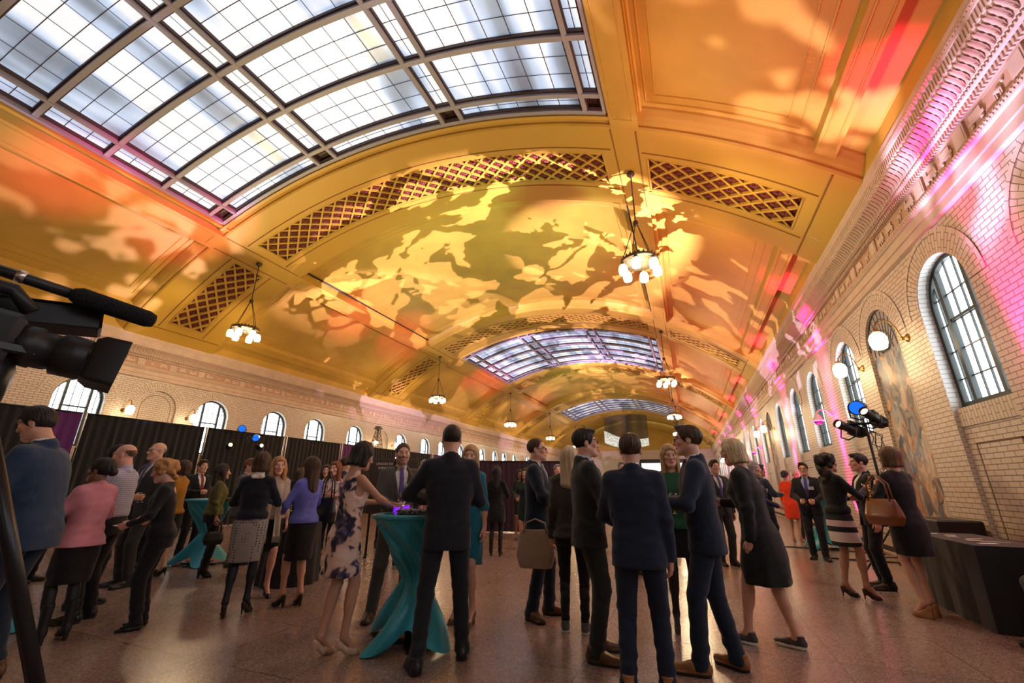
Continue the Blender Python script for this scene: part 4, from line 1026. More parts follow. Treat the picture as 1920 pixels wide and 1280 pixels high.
    def garment(name,f_,m_,smooth=1,post=None):
        P,Fq=f_.nets()
        if not len(P): return None
        P=relax(P,Fq,smooth); P=folds(P,Fq,.0028 if name not in ('necktie','collar') else 0,S,len(PEOPLE)*7+len(name))
        if post is not None: P=post(P)
        return link(name,npmesh(name,warp(P),Fq),root,[m_])
    # ---- legs wear
    if bot in ('trousers','jeans','slim'):
        bn=botn or topn; bc=botc if botc is not None else topc
        f=fld(BBL,(.62,.6,1.14)); f.add(loft(torso(.004,hi=1.09),2.3),.03)
        k_=1.0 if bot=='trousers' else (.93 if bot=='jeans' else .80)
        for s in (1,-1):
            hp_,kn,an,_=legsj[s]; lo=an+np.array((0,0,-.055*S-lift*.6)) if bot!='slim' else an+np.array((0,0,.0))
            f.add(rc(hp_,kn,.096*B*fat*(.95 if F_ else 1),.072*k_*B),.035); f.add(rc(kn,lo,.070*k_*B,.060*k_*B if bot!='slim' else .042*B),.02)
            if bot!='slim': f.add(el(lo+np.array((0,.02*B,.03)),(.058*k_*B,.066*B,.028)),.02)
        if not sit: f.cut(lambda X,Y,Z:np.maximum(.035-lift*.6-Z,Z-1.07*S))
        garment('trousers',f,cloth(bn,bc))
    elif bot=='skirt':
        z0=(hem or .52); f=fld(BBL,(.62,.6,1.14)); w0=.190 if F_ else .2
        rows2=[(z0*S,.166*B*fat,.125*B*fat,.0),(.75*S,.180*B*fat,.128*B*fat,-.008),(.90*S,.176*B*fat,.120*B*fat,-.012*B),(1.0*S,.146*B*fat,.100*B*fat,-.004),(1.10*S,.125*B*fat,.090*B*fat,0)]
        f.add(loft(rows2,2.3,(.02,5,.8*S,.3)),.01)
        for s in (1,-1):
            hp_,kn,an,_=legsj[s]; f.add(rc(hp_,kn*.75+hp_*.25,.085*B*fat,.074*B),.04)
        f.cut(lambda X,Y,Z:np.maximum(z0*S-Z,Z-1.09*S)); garment('skirt',f,botn if not isinstance(botn,str) else cloth(botn,botc or (.012,.012,.015)))
    # ---- tops
    def sleeves(f,g,full=True,upto=1.0):
        for s in (1,-1):
            sh,e,t,pn,hp=arms[s]; q=.86 if F_ else 1.0; tt=e+(t-e)*upto
            f.add(rc(sh,e,(.056*q+g)*B,(.049*q+g)*B),.04)
            if upto>0: f.add(rc(e,tt,(.050*q+g)*B,(.038*q+g)*B if upto>.7 else (.046*q+g)*B),.02)
            f.add(rc((s*.045*B,-.02*S,1.485*S),sh+np.array((0,0,.004)),.030*B+g*B,.046*q*B+g*B),.04)
    tm=cloth(topn,topc)
    if top in ('suit','blazer'):
        sf=fld(BBL,(.62,.6,1.6)); sf.add(loft(torso(-.002,lo=1.0,hi=1.5),2.3),.02)
        sf.add(rc((0,-.022*S,1.49*S),(0,-.016*S,1.535*S),.068*B if not F_ else .05*B,.066*B if not F_ else .04*B),.02); sf.cut(lambda X,Y,Z:np.maximum(.95*S-Z,Z-(1.545*S-.25*np.clip(Y,-.2,.06))))
        garment('shirt',sf,cloth('shirt %.2f %.2f %.2f'%shirt,shirt,bump=.15))
        z0=.80 if not F_ else .86
        f=fld(BBL,(.62,.6,1.62)); rw=torso(.018)
        low=[(z0*S,rows[0][1]+.030,rows[0][2]+.038,rows[0][3]+.004)]
        f.add(loft(low+[q for q in rw if q[0]>(z0+.06)*S and q[0]<1.50*S],2.4),.02); sleeves(f,.010)
        f.add(rc((0,-.030*S,1.47*S),(0,-.030*S,1.505*S),.078*B if not F_ else .06*B,.074*B if not F_ else .055*B),.02)
        zb=1.08*S; vt=1.50*S; hw=.085*B
        f.sub((lambda X,Y,Z:np.maximum(np.maximum(np.abs(X)-hw*np.clip((Z-zb)/(vt-zb),-1,1.3),.02*S-Y),zb-Z),(np.array((-.14,.0,zb)),np.array((.14,.3,1.64*S)))),.006)
        f.sub((lambda X,Y,Z:np.maximum(np.maximum(np.abs(X)-.06*np.clip((.98*S-Z)*5,0,1),.03-Y),Z-.97*S),(np.array((-.12,.0,.7*S)),np.array((.12,.3,.98*S)))),.006)
        f.sub(rc((0,-.018*S,1.50*S),(0,-.0*S,1.64*S),.058*B if not F_ else .045*B,.07*B),.006)
        for s in (1,-1):
            pts=[(s*.012*B,.140*B*fat,1.10*S),(s*.058*B,.132*B*fat,1.28*S),(s*.095*B,.085*B,1.42*S),(s*.062*B,.0,1.515*S),(s*.0,-.075*B,1.535*S)]
            for a,b in zip(pts[:-1],pts[1:]): f.add(rc(a,b,.014*B,.014*B),.014)
        garment('jacket',f,tm)
        if tie is not None:
            f=fld((-.08,-.05,1.0),(.08,.30,1.56),.007); pts=[(0,.062*B,1.50*S),(0,.108*B*fat,1.40*S),(0,.128*B*fat,1.28*S),(0,.131*B*fat,1.10*S)]
            for i,(a,b) in enumerate(zip(pts[:-1],pts[1:])):
                wa,wb=(.018,.022,.028,.034)[i:i+2]
                for o_ in (-1,0,1): f.add(rc((o_*wa*.6*B,a[1]-.002*abs(o_),a[2]),(o_*wb*.6*B,b[1]-.002*abs(o_),b[2]),.010*B,.011*B),.008)
            f.add(el((0,.064*B,1.497*S),(.021*B,.016*B,.02*B)),.006)
            garment('necktie',f,cloth('tie %.2f %.2f %.2f'%tie,tie,bump=.1,rough=.5))
    elif top in ('shirt','sweater','cardigan','blouse'):
        z0={'shirt':1.0,'sweater':.98,'cardigan':.92,'blouse':.9}[top]
        f=fld(BBL,(.62,.6,1.62)); rw=torso(.010)
        hwq=float(np.interp(z0,[.75,.9,1.0,1.1],[.180,.180,.158,.140]))*B*fat+.016; rw=[(z0*S,max(hwq,rows[2][1]+.016) if F_ else rows[2][1]*1.06+.014,float(np.interp(z0,[.75,.9,1.0,1.1],[.128,.124,.110,.10]))*B*fat+.016,-.006)]; rw=(rw+[((z0+.055)*S,rw[0][1]*.97,rw[0][2]*.98,-.004)] if F_ else rw)+[q for q in torso(.010) if q[0]>(z0+.08)*S and q[0]<1.5*S]
        f.add(loft(rw,2.3),.02); sleeves(f,.004,upto=.93 if top!='blouse' else .75)
        f.add(rc((0,-.025*S,1.46*S),(0,-.022*S,1.50*S),.064*B if not F_ else .055*B,.066*B if not F_ else .056*B),.02)
        f.sub(rc((0,.0,1.515*S),(0,.06*S,1.56*S),.052*B,.07*B),.01); f.cut(lambda X,Y,Z:z0*S-Z)
        garment({'shirt':'shirt','sweater':'sweater','cardigan':'cardigan','blouse':'blouse'}[top],f,tm)
        if neck is not None:
            f=fld((-.2,-.2,1.3),(.2,.25,1.6),.009); f.add(rc((0,-.022*S,1.485*S),(0,-.02*S,1.525*S),.070*B,.064*B),.02); 
            for s in (1,-1): f.add(rc((s*.03,.05*B,1.50*S),(s*.085*B,.0,1.478*S),.014,.022),.01); f.add(rc((s*.085*B,0,1.478*S),(s*.04,-.085*B,1.485*S),.022,.022),.01)
            f.sub(rc((0,-.018*S,1.45*S),(0,0,1.6*S),.052*B,.056*B),.004); garment('collar',f,cloth('collar %.2f %.2f %.2f'%neck,neck,bump=.1))
    elif top in ('dress','sleeveless','coat'):
        z0=hem or (.55 if top!='coat' else .5)
        f=fld(BBL,(.62,.6,1.62)); fl_=1.0 if top!='coat' else 1.2
        rw=[(z0*S,.168*B*fat*fl_,.130*B*fat*fl_,-.01),(.72*S,.178*B*fat*fl_,.132*B*fat*fl_,-.012)]+[q for q in torso(.010) if q[0]>.84*S and q[0]<(1.5*S if top!='sleeveless' else 1.46*S)]
        f.add(loft(rw,2.2,(.03 if top!='coat' else .06,6,.85*S,.35)),.02)
        if top!='sleeveless': sleeves(f,.004 if top=='dress' else .014,upto=(.95 if lit is None else lit))
        else:
            for s in (1,-1): f.add(rc((s*.075*B,.045*B,1.40*S),(s*.07*B,-.025*B,1.468*S),.03*B,.026*B),.02); f.add(rc((s*.07*B,-.025*B,1.468*S),(s*.065*B,-.06*B,1.38*S),.026*B,.03*B),.02)
            for s in (1,-1): f.sub(rc((s*(shx+.02*B),.0,1.44*S),(s*(shx+.01*B),0,1.30*S),.055*B,.05*B),.01)
        f.sub(el((0,.05*S,1.50*S),(.07*B,.08*B,.07*S)),.01); f.cut(lambda X,Y,Z:z0*S-Z)
        for s in (1,-1):
            hp_,kn,an,_=legsj[s]; f.add(rc(hp_,kn*.72+hp_*.28,.086*B*fat,.074*B),.04)
        f.cut(lambda X,Y,Z:z0*S-Z)
        garment('dress' if top!='coat' else 'coat',f,topn if not isinstance(topn,str) else tm)
    # ---- hair
    if hair!='bald' or True: makehair(root,hair,hc,sex,hx,fine,skn)
    # ---- shoes
    sm=mat(shn,shc,.3 if shn.startswith('black leather') or 'patent' in shn else .45,spec=.5); me=shoe(shoes,sm)
    for s in (1,-1):
        hp_,kn,an,fr=legsj[s]; o=link('shoe',me,root); k=S*(1.0 if not F_ else .90); o.scale=(k,k,1.0 if shoes in ('pump','block','wedge','boot') else k)
        fd=math.radians(fr); o.location=(an[0]+.02*math.sin(fd),an[1]+.015,0); o.rotation_euler=(0,0,-fd)
    if glasses:
        m=M(); 
        for s in (-1,1):
            m.tube([tuple(hx([(s*.031+.021*math.cos(a),.104+.0*s,.004+.016*math.sin(a))])[0]) for a in [2*pi*i/12 for i in range(13)]],.0022,5)
            m.tube([tuple(p) for p in hx([(s*.052,.102,.008),(s*.079,.05,.010),(s*.083,-.012,.008),(s*.082,-.03,-.006)])],.002,5)
        m.tube([tuple(p) for p in hx([(-.010,.106,.008),(.010,.106,.008)])],.002,5); build(m,'eyeglasses',M_BLACK,root)
    if badge:
        y_=.147*B*fat; p=warp([(-.085*B,y_,1.30*S)])[0]; m=M(); m.box((-.045,-.002,-.03),(.045,.002,.03),0,bev=.001); m.box((-.045,.0021,.018),(.045,.003,.03),1); m.box((-.03,.0021,-.002),(.03,.003,.004),2); m.box((-.025,.0021,-.014),(.02,.003,-.010),2)
        o=build(m,'name_badge',[mat('badge card',(.85,.85,.87),.5),mat('badge blue',(.25,.4,.7),.5),mat('badge ink',(.15,.15,.2),.5)],root); o.location=p; o.rotation_euler=(math.radians(-8),0,math.radians(18))
    Mw=Matrix.Translation((x,y,0))@Matrix.Rotation(th-pi/2,4,'Z')
    info=dict(root=root,S=S,B=B,grip={s:Mw@Vector(grips[s][0]) for s in grips},M=Mw,th=th,warp=warp,arms=arms,hx=hx)
    PEOPLE.append(info); return info
def makehair(root,style,hc,sex,hx,fine,skn):
    r=.008 if fine else .012
    f=Field((-.16,-.24,-.42),(.16,.15,.18),r)
    face=el((0,.098,-.035),(.066,.085,.110))
    def shell(g=0): return el((0,-.020,.040),(.086+g,.106+g,.094+g))
    if style in ('short','buzz','receding','bald','shortside'):
        g={'short':.004,'buzz':-.003,'receding':.0,'bald':-.004,'shortside':.007}[style]
        f.add(shell(g))
        if style in ('short','shortside'): f.add(el((.012,.035,.108),(.062,.065,.030)),.02)
        a0={'receding':.012,'bald':-.06}.get(style,.0365)
        f.cut(lambda X,Y,Z:(Y-a0-.45*Z)/1.1); f.cut(lambda X,Y,Z:(-.045+.5*Y-Z)/1.12)
        if style=='bald': f.cut(lambda X,Y,Z:Z-.045)
        for s in (-1,1): f.sub(el((s*.09,-.008,-.012),(.018,.020,.030)),.004)
    else:
        f.add(shell(.008))
        if style=='bob':
            for s in (-1,1): f.add(rc((s*.062,-.005,.03),(s*.070,.0,-.085),.040,.036),.03); f.add(rc((s*.03,-.07,.0),(s*.035,-.075,-.085),.05,.045),.03)
        elif style=='long':
            for s in (-1,1):
                f.add(rc((s*.064,.0,.02),(s*.078,.012,-.17),.036,.026),.03); f.add(rc((s*.040,-.06,.0),(s*.05,-.095,-.26),.058,.046),.04)
            f.add(rc((0,-.075,.0),(0,-.105,-.27),.05,.045),.04)
        elif style=='sleek':
            for s in (-1,1): f.add(rc((s*.05,-.055,.0),(s*.045,-.09,-.29),.050,.030),.04); f.add(rc((s*.066,-.01,.02),(s*.066,-.02,-.14),.03,.026),.03)
            f.add(rc((0,-.07,.0),(0,-.10,-.31),.05,.035),.04)
        elif style=='curly':
            for k in range(26):
                a=RNG.rand()*2*pi; z=RNG.uniform(-.11,.09); R_=.088*math.sqrt(max(.1,1-((z-.02)/.16)**2)); y=-.025+R_*1.15*math.sin(a); x=R_*math.cos(a)
                if y>.045 and z<.065: continue
                f.add(el((x,y,z),(.034,.034,.034)),.02)
        elif style=='wavy':
            for s in (-1,1):
                for q,(x_,y_,z_) in enumerate(((.075,.0,.0),(.085,.01,-.06),(.082,.015,-.12),(.088,.01,-.18))): f.add(el((s*x_,y_,z_),(.036,.042,.042)),.03)
            for z_ in (0,-.07,-.14,-.2): f.add(el((0,-.085,z_),(.085,.05,.05)),.04)
        elif style=='curlylong':
            for k in range(60):
                a=RNG.rand()*2*pi; z=RNG.uniform(-.27,.09); R_=.092*math.sqrt(max(.45,1-((z-.02)/.30)**2)); y=-.03+R_*1.15*math.sin(a); x=R_*math.cos(a)
                if y>.03 and z<.065: continue
                f.add(el((x,y,z),(.034,.034,.04)),.02)
        elif style=='bun': f.add(el((0,-.128,-.015),(.048,.042,.045)),.012)
        elif style=='pony': f.add(rc((0,-.115,.02),(0,-.15,-.20),.032,.018),.015)
        f.sub(face,.012)
        f.cut(lambda X,Y,Z:np.where((Y>.02)&(np.abs(X)<.05),.06-Z-.0*Y,-1.0))
        if style in ('bun','pony'):
            f.cut(lambda X,Y,Z:np.where(Y>-.10,np.maximum((Y-.0365-.45*Z)/1.1,(-.05+.5*Y-Z)/1.12),-1.0))
            for s in (-1,1): f.sub(el((s*.09,-.008,-.012),(.018,.020,.030)),.004)
        if style=='bob': f.cut(lambda X,Y,Z:-.115-Z)
    P,F=f.nets()
    if len(P):
        P=relax(P,F,1); nrm=P-np.array((0,-.02,.02)); nrm/=np.linalg.norm(nrm,axis=1)[:,None]
        a=np.arctan2(P[:,0],P[:,1]); d=.0022*np.sin(a*34+P[:,2]*18)+.0016*np.sin(a*71+2+P[:,2]*30)
        if style in ('buzz','bald'): d*=.3
        link('hair',npmesh('hair',hx(P+nrm*d[:,None]),F),root,[hairmat(hc,HC[hc])])
# ================================================================ furniture and stage gear
M_TEAL=mat('turquoise stretch fabric',(.02,.33,.46),.38,spec=.5,sheen=.2)
M_TEALTOP=mat('turquoise table top cover',(.02,.27,.38),.45)
def cover(seed,twist=1.5):
    m=M(); nA,nT=144,44; P=[]; U=[]
    for j in range(nT+1):
        t=j/nT; z=1.03*(1-t); row=[]
        for i in range(nA+1):
            a=2*pi*i/nA; wz=.50
            if z>wz:
                u=(z-wz)/(1.03-wz); k=u**1.12; r=.095+(.385-.095)*k; tw=twist*(1-u)
                r*=1+(.13*math.sin(7*a+seed)+.07*math.sin(17*a+2*seed))*(1-u)**.7*(.25+.75*min(1,4*u))+.012*math.sin(31*a)*(1-u)
                zz=z
            else:
                u=1-z/wz; c=abs(math.cos(2*(a)))**.9; cc=(.5+.5*math.cos(4*a)); star=.20+.28*cc**1.6
                r=.095+(star-.095)*u**1.1; tw=twist*(1-.55*u)+.0
                r*=1+(.13*math.sin(7*a+seed)+.07*math.sin(17*a+2*seed))*(1-u)**1.2*(.25+.75*min(1,4*u))
                zz=z+ (.13*(1-cc)**1.2)*u**3 +.012*u
            row.append((r*math.cos(a+tw),r*math.sin(a+tw),zz))
        P.append(row)
    m.grid(P,0,True); return m
def cocktail(loc,rz,label,tw=1.5,seed=0):
    e=empty('cocktail_table',loc,rz); tag(e,label,'table','turquoise cocktail tables')
    build(cover(seed,tw),'stretch_cover',M_TEAL,e)
    m=M(); m.lathe([(.001,1.0),(.388,1.0),(.395,1.012),(.388,1.034),(.30,1.038),(.001,1.038)],40); build(m,'tabletop',M_TEALTOP,e)
    m=M(); m.tube([(0,0,0.02),(0,0,1.0)],.03,10); m.box((-.3,-.03,.0),(.3,.03,.02)); m.box((-.03,-.3,0),(.03,.3,.02)); build(m,'pedestal',M_BLACKM,e)
    return e
CT=Vector((-2.43,3.70,0))
cocktail(CT,.66,'turquoise stretch covered cocktail table holding the wine glass, in the middle of the crowd')
cocktail((-6.25,2.32,0),1.3,'turquoise covered cocktail table behind the pink jacket at the far left',1.7,2)
cocktail((-7.85,5.5,0),.3,'turquoise covered cocktail table glimpsed behind the olive shirt',1.4,4)
cocktail((2.62,12.1,0),.2,'turquoise covered cocktail table behind the red dress by the right wall',1.4,5)
# black draped high table behind the violet cardigan
m=M(); P=[]
for j in range(24):
    z=1.06*(1-j/23); P.append([((.33+.06*(j/23)+.018*(j/23)*math.sin(11*a))*math.cos(a),(.33+.06*(j/23)+.018*(j/23)*math.sin(11*a))*math.sin(a),z) for a in [2*pi*i/88 for i in range(89)]])
m.grid(P,0,True); M_BCLOTH=mat('black table linen',(.010,.010,.012),.85,bump=.15,bscale=8,sheen=.1)
e=empty('draped_table',(-5.35,5.05,0)); tag(e,'tall round table under a floor length black cloth behind the violet cardigan','table'); build(m,'cloth_skirt',M_BCLOTH,e)
m=M(); m.lathe([(.001,1.05),(.33,1.05),(.335,1.062),(.001,1.066)],36); build(m,'tabletop',M_BCLOTH,e)
# things on the centre table
M_GLASS=mat('clear glass',(.95,.97,.97),.02,trans=1,ior=1.45); M_WINE=mat('red wine',(.10,.004,.012),.05,trans=.3); M_PINKD=mat('pink drink',(.75,.18,.22),.1,trans=.4); M_BEER=mat('golden drink',(.6,.3,.05),.1,trans=.4)
def wineglass(loc,label,liq=M_WINE,group=None):
    e=empty('wine_glass',loc); tag(e,label,'glass',group); m=M()
    m.lathe([(.034,0),(.034,.003),(.006,.008),(.004,.04),(.004,.085),(.010,.095),(.030,.112),(.038,.135),(.036,.165),(.030,.195),(.029,.195),(.035,.165),(.0368,.135),(.029,.114),(.001,.099)],24); build(m,'bowl',M_GLASS,e)
    m=M(); m.lathe([(.001,.100),(.029,.116),(.0355,.135),(.0357,.142),(.001,.142)],20); build(m,'wine',liq,e); return e
def tumbler(loc,label,liq=M_BEER,group=None,h=.105,r=.033):
    e=empty('tumbler',loc); tag(e,label,'glass',group); m=M()
    m.lathe([(.001,0),(r*.86,0),(r*.9,.004),(r,h),(r-.002,h),(r*.86,.008),(.001,.008)],20); build(m,'cup',M_GLASS,e)
    m=M(); m.lathe([(.001,.009),(r*.84,.009),(r*.92,h*.62),(.001,h*.62)],18); build(m,'drink',liq,e); return e
TZ=1.038
wineglass((CT.x-.13,CT.y-.06,TZ),'stemmed glass of red wine standing on the turquoise table')
tumbler((CT.x+.0,CT.y-.02,TZ),'half full clear tumbler beside the wine glass',M_PINKD)
e=empty('votive_holder',(CT.x-.04,CT.y-.12,TZ)); tag(e,'small purple lit votive holder among the glasses on the turquoise table','candle holder')
m=M(); m.lathe([(.001,0),(.034,0),(.038,.03),(.034,.075),(.032,.075),(.035,.03),(.031,.004),(.001,.004)],20); build(m,'cup',mat('purple glass',(.35,.05,.75),.1,trans=.5,emit=.25,ecol=(.4,.05,1)),e)
m=M(); m.lathe([(.001,.005),(.026,.005),(.026,.03),(.001,.03)],14); build(m,'candle',emis('purple candle light',(.55,.15,1),4),e)
e=empty('purple_votive',(CT.x-.12,CT.y-.15,TZ)); 
e.name='votive_holder.001'; tag(e,'second purple votive holder, next to the phone on the turquoise table','candle holder')
m=M(); m.lathe([(.001,0),(.03,0),(.034,.03),(.03,.06),(.028,.06),(.031,.03),(.027,.004),(.001,.004)],20); build(m,'cup',MATS['purple glass'],e)
m=M(); m.lathe([(.001,.005),(.022,.005),(.022,.026),(.001,.026)],14); build(m,'candle',MATS['purple candle light'],e)
e=empty('clutch_bag',(CT.x+.08,CT.y-.20,TZ),.35); tag(e,'small speckled black clutch bag lying on the edge of the turquoise table','bag')
def sparkle():
    m,N,L,b=nodes('speckled beadwork'); tc=N.new('ShaderNodeTexCoord'); v=N.new('ShaderNodeTexVoronoi'); v.inputs['Scale'].default_value=120; L.new(tc.outputs['Object'],v.inputs['Vector'])
    sp=N.new('ShaderNodeSeparateColor'); L.new(v.outputs['Color'],sp.inputs[0]); r=ramp(N,L,sp.outputs[0],[(0,(.01,.01,.01)),(.6,(.02,.015,.015)),(.72,(.35,.28,.25)),(1,(.6,.5,.45))]); L.new(r.outputs[0],b.inputs['Base Color']); b.inputs['Roughness'].default_value=.3; return m
m=M(); m.box((-.13,-.035,0),(.13,.035,.05),0,bev=.012); build(m,'bag_body',sparkle(),e)
m=M(); m.tube([(-.13,0,.03),(-.155,-.03,.02),(-.16,-.06,-.02),(-.158,-.065,-.07)],.004,6); build(m,'wrist_strap',M_BLACK,e)
# ---------------- registration table on the right
e=empty('registration_table',(2.92,6.15,0)); tag(e,'long registration table under a black cloth against the right brick wall','table')
M_NAVY=mat('dark table linen',(.014,.015,.022),.8,bump=.12,bscale=7,sheen=.15)
m=M(); x0,x1,y0,y1=-.38,.26,-.15,1.30; m.box((x0,y0,.735),(x1,y1,.75),0,bev=.006)
path=[(x0,y0)]; 
def edge(a,b,n): return [(a[0]+(b[0]-a[0])*i/n,a[1]+(b[1]-a[1])*i/n) for i in range(n)]
ring=edge((x0,y0),(x1,y0),16)+edge((x1,y0),(x1,y1),24)+edge((x1,y1),(x0,y1),16)+edge((x0,y1),(x0,y0),24); ring.append(ring[0])
cx,cy=(x0+x1)/2,(y0+y1)/2; P=[]
for j in range(8):
    t=j/7; row=[]
    for i,(px,py) in enumerate(ring):
        k=.018*t*math.sin(i*.9)+.012*t*math.sin(i*2.3+1)+.02*t; nx=(px-cx)/max(abs(px-cx),1e-6) if px in (x0,x1) else 0; ny=(py-cy)/max(abs(py-cy),1e-6) if (abs(py-y0)<.01 or abs(py-y1)<.01) else 0
        row.append((px+nx*k,py+ny*k,.745*(1-t)+.004))
    P.append(row)
m.grid(P,0,True); build(m,'cloth',M_NAVY,e)
M_PAPER=mat('white card',(.78,.77,.75),.6)
for i,(x,y,rz,sx,sy) in enumerate(((2.72,7.25,.3,.09,.05),(2.80,7.05,-.2,.10,.06),(2.74,6.86,.1,.09,.05),(2.86,6.70,.5,.20,.03),(2.78,6.52,.2,.12,.05),(2.90,6.42,-.4,.22,.03),(2.75,6.22,.25,.16,.06))):
    m=M(); m.box((-sx/2,-sy/2,0),(sx/2,sy/2,.006),0,bev=.001); o=build(m,'name_card',M_PAPER,None,(x,y,.7505),(0,0,rz)); tag(o,'white name card lying on the black registration table, %s from its far end'%('first second third fourth fifth sixth seventh'.split()[i]),'card','name cards on the registration table')
e=empty('equipment_case',(3.38,8.55,0)); tag(e,'black box shaped equipment case at the foot of the first mural','case'); m=M(); m.box((-.25,-.42,0.02),(.25,.42,.86),0,bev=.02); build(m,'case_body',M_BLACK,e)
m=M(); m.box((-.26,-.43,.60),(.26,.43,.615),0); 
for s in (-1,1): m.box((-.27,s*.3-.03,.57),(-.245,s*.3+.03,.65),0)
build(m,'latches',M_BLACKM,e)
m=M(); m.tube([(2.2,10.6,.012),(2.8,10.45,.012),(3.1,10.5,.012),(3.5,10.3,.012)],.012,6); m.tube([(1.0,12.3,.012),(2.2,12.0,.012),(3.5,11.6,.012)],.012,6); tag(build(m,'floor_cable',M_BLACK),'black cables taped across the floor beside the right wall','cable')
# ---------------- pipe and drape along the left
M_DRAPE=mat('black velour drape',(.008,.009,.011),.9,sheen=.25); M_PURP=mat('purple velour drape',(.10,.012,.13),.8,sheen=.3); M_MAR=mat('dark plum drape',(.035,.010,.030),.85,sheen=.2)  # purple is the cloth colour of some panels
def drape(x0,y0,x1,y1,h,label,mt,group='pipe and drape panels along the left side',wave=.035,per=.19):
    L_=math.hypot(x1-x0,y1-y0); ux,uy=(x1-x0)/L_,(y1-y0)/L_; nx,ny=-uy,ux; e=empty('stage_curtain',(x0,y0,0)); tag(e,label,'drape',group)
    n=int(L_/per*6); P=[]
    for z,k in ((h,.45),(h*.66,.8),(h*.33,1),(.03,1.15)):
        P.append([(ux*s+nx*w_,uy*s+ny*w_,z) for s,w_ in [(L_*i/n,k*wave*math.sin(2*pi*i/6)*(.7+.3*math.sin(i*.37))) for i in range(n+1)]])
    m=M(); m.grid(P,0,True); build(m,'velour',mt,e)
    m=M(); m.tube([(0,0,h+.0),(ux*L_,uy*L_,h)],.022,8); build(m,'top_pipe',M_BLACKM,e); return e
DX=-14.0; DH=2.95; ys=[2.0,5.4,6.05,9.1,12.1,15.0,15.9,19.0,22.4,25.8,29.2,32.6,36.0,39.4,42.8,46.2]
nth='first second third fourth fifth sixth seventh eighth ninth tenth eleventh twelfth thirteenth fourteenth fifteenth'.split()
for i,(a,b) in enumerate(zip(ys[:-1],ys[1:])):
    pu=i in (1,5,8); drape(DX,a+.03,DX,b-.03,DH,'%s floor length drape, %s panel of the run along the left wall'%('purple' if pu else 'black',nth[i]),M_PURP if pu else M_DRAPE)
for i,y in enumerate(ys):
    m=M(); m.tube([(0,0,.01),(0,0,2.1)],.024,8,1); m.tube([(0,0,2.1),(0,0,DH+.03)],.019,8,0); m.lathe([(.001,.0),(.2,.0),(.2,.012),(.03,.02)],16,(0,0,0),1)
    o=build(m,'drape_upright',[mat('pale upright pole',(.8,.8,.78),.35,metal=.3),M_BLACKM],None,(DX+.12,y,0)); tag(o,'steel upright pole of the drape run, %s along the left'%(nth+['sixteenth'])[i],'pole','uprights of the pipe and drape')
drape(-6.0,11.9,-3.4,12.7,1.95,'low plum drape screen behind the woman in tall boots',M_MAR,None,.03,.16)
# ---------------- lighting stands
M_BLUE=emis('blue stage lens',(.012,.13,1.0),1.5); M_AMB=emis('amber stage lens',(1.0,.66,.30),5)
def fixture(parent,loc,aim,kind):
    q=Vector(aim).to_track_quat('Y','Z').to_matrix().to_4x4(); T=Matrix.Translation(loc)@q
    m=M(); R_=Matrix.Rotation(-pi/2,4,'X')
    if kind=='profile':
        m.lathe([(.001,-.26),(.07,-.26),(.085,-.22),(.085,-.06),(.06,-.04),(.06,.12),(.068,.13),(.068,.22),(.062,.22),(.060,.17)],16,mat=T@R_); m.box((-.02,-.15,.08),(.02,.0,.13),0,T); lens=.055; lz=.18
        for k in range(6): m.box((-.09,-.24+k*.03,-.06),(.09,-.23+k*.03,.06),0,T)
    else:
        m.lathe([(.001,-.14),(.08,-.14),(.105,-.10),(.115,.05),(.11,.05),(.10,.0)],18,mat=T@R_); lens=.10; lz=.02
        for k in range(12): m.box((-.004,-.13,.09),(.004,-.04,.118),0,T@Matrix.Rotation(k*pi/6,4,'Y'))
    m.tube([T@Vector((-.12,0,0)),T@Vector((-.12,0,-.14)),T@Vector((0,0,-.19)),T@Vector((.12,0,-.14)),T@Vector((.12,0,0))],.012,6)
    b=build(m,'profile_light' if kind=='profile' else 'par_light',M_BLACK,parent)
    m=M(); m.lathe([(.001,lz+.012),(lens*.6,lz+.008),(lens,lz)],16,mat=T@R_); build(m,'lens',M_AMB if kind=='profile' else M_BLUE,b)
def stand(x,y,h,label,fx,group='stage lighting stands'):
    e=empty('lighting_stand',(x,y,0)); tag(e,label,'lighting stand',group)
    m=M(); m.tube([(0,0,.25),(0,0,h)],.02,8); m.tube([(0,0,.9),(0,0,.98)],.03,8); build(m,'pole',M_BLACKM,e)
    for k in range(3):
        a=k*2*pi/3+.5; m=M(); m.tube([(0,0,.75),(.5*math.cos(a),.5*math.sin(a),.015)],.013,6); m.tube([(0,0,.35),(.3*math.cos(a),.3*math.sin(a),.32)],.008,6); build(m,'leg',M_BLACKM,e)
    m=M(); m.tube([(-.28,.0,h),(.28,.0,h)],.02,8); build(m,'crossbar',M_BLACKM,e)
    for loc,aim,k in fx: fixture(e,loc,aim,k)
    m=M(); rr=random.Random(int(x*10))
    for q in range(5):
        p=[(0.03,0,h-.1)]; 
        for j in range(7): p.append((.05+rr.uniform(-.02,.13),rr.uniform(-.09,.09),h-.18-.11*j+rr.uniform(-.05,.05)))
        m.tube(p,.006,5)
    build(m,'cables',M_BLACK,e); return e
stand(2.62,8.19,2.22,'black lighting stand with blue and amber lamps by the right wall mural',[((-.22,.02,2.16),(-.75,-.55,.28),'profile'),((.10,-.02,2.31),(-.70,-.75,.42),'profile'),((-.02,.10,2.48),(-.55,-.80,-.15),'par')])
stand(-13.3,10.05,2.72,'lighting stand with blue and amber lamps before the left drapes',[((-.18,-.42,2.42),(.85,-.45,.12),'profile'),((.12,.42,2.46),(.85,-.40,.10),'profile'),((-.06,-.2,2.98),(.75,-.6,-.05),'par'),((.1,.22,2.72),(.8,-.5,-.05),'par')])
stand(2.4,23.0,2.45,'distant lighting stand with a blue lamp farther along the right wall',[((0,0,2.5),(-.3,-.9,-.1),'par'),((-.2,0,2.25),(-.5,-.8,.1),'profile')])
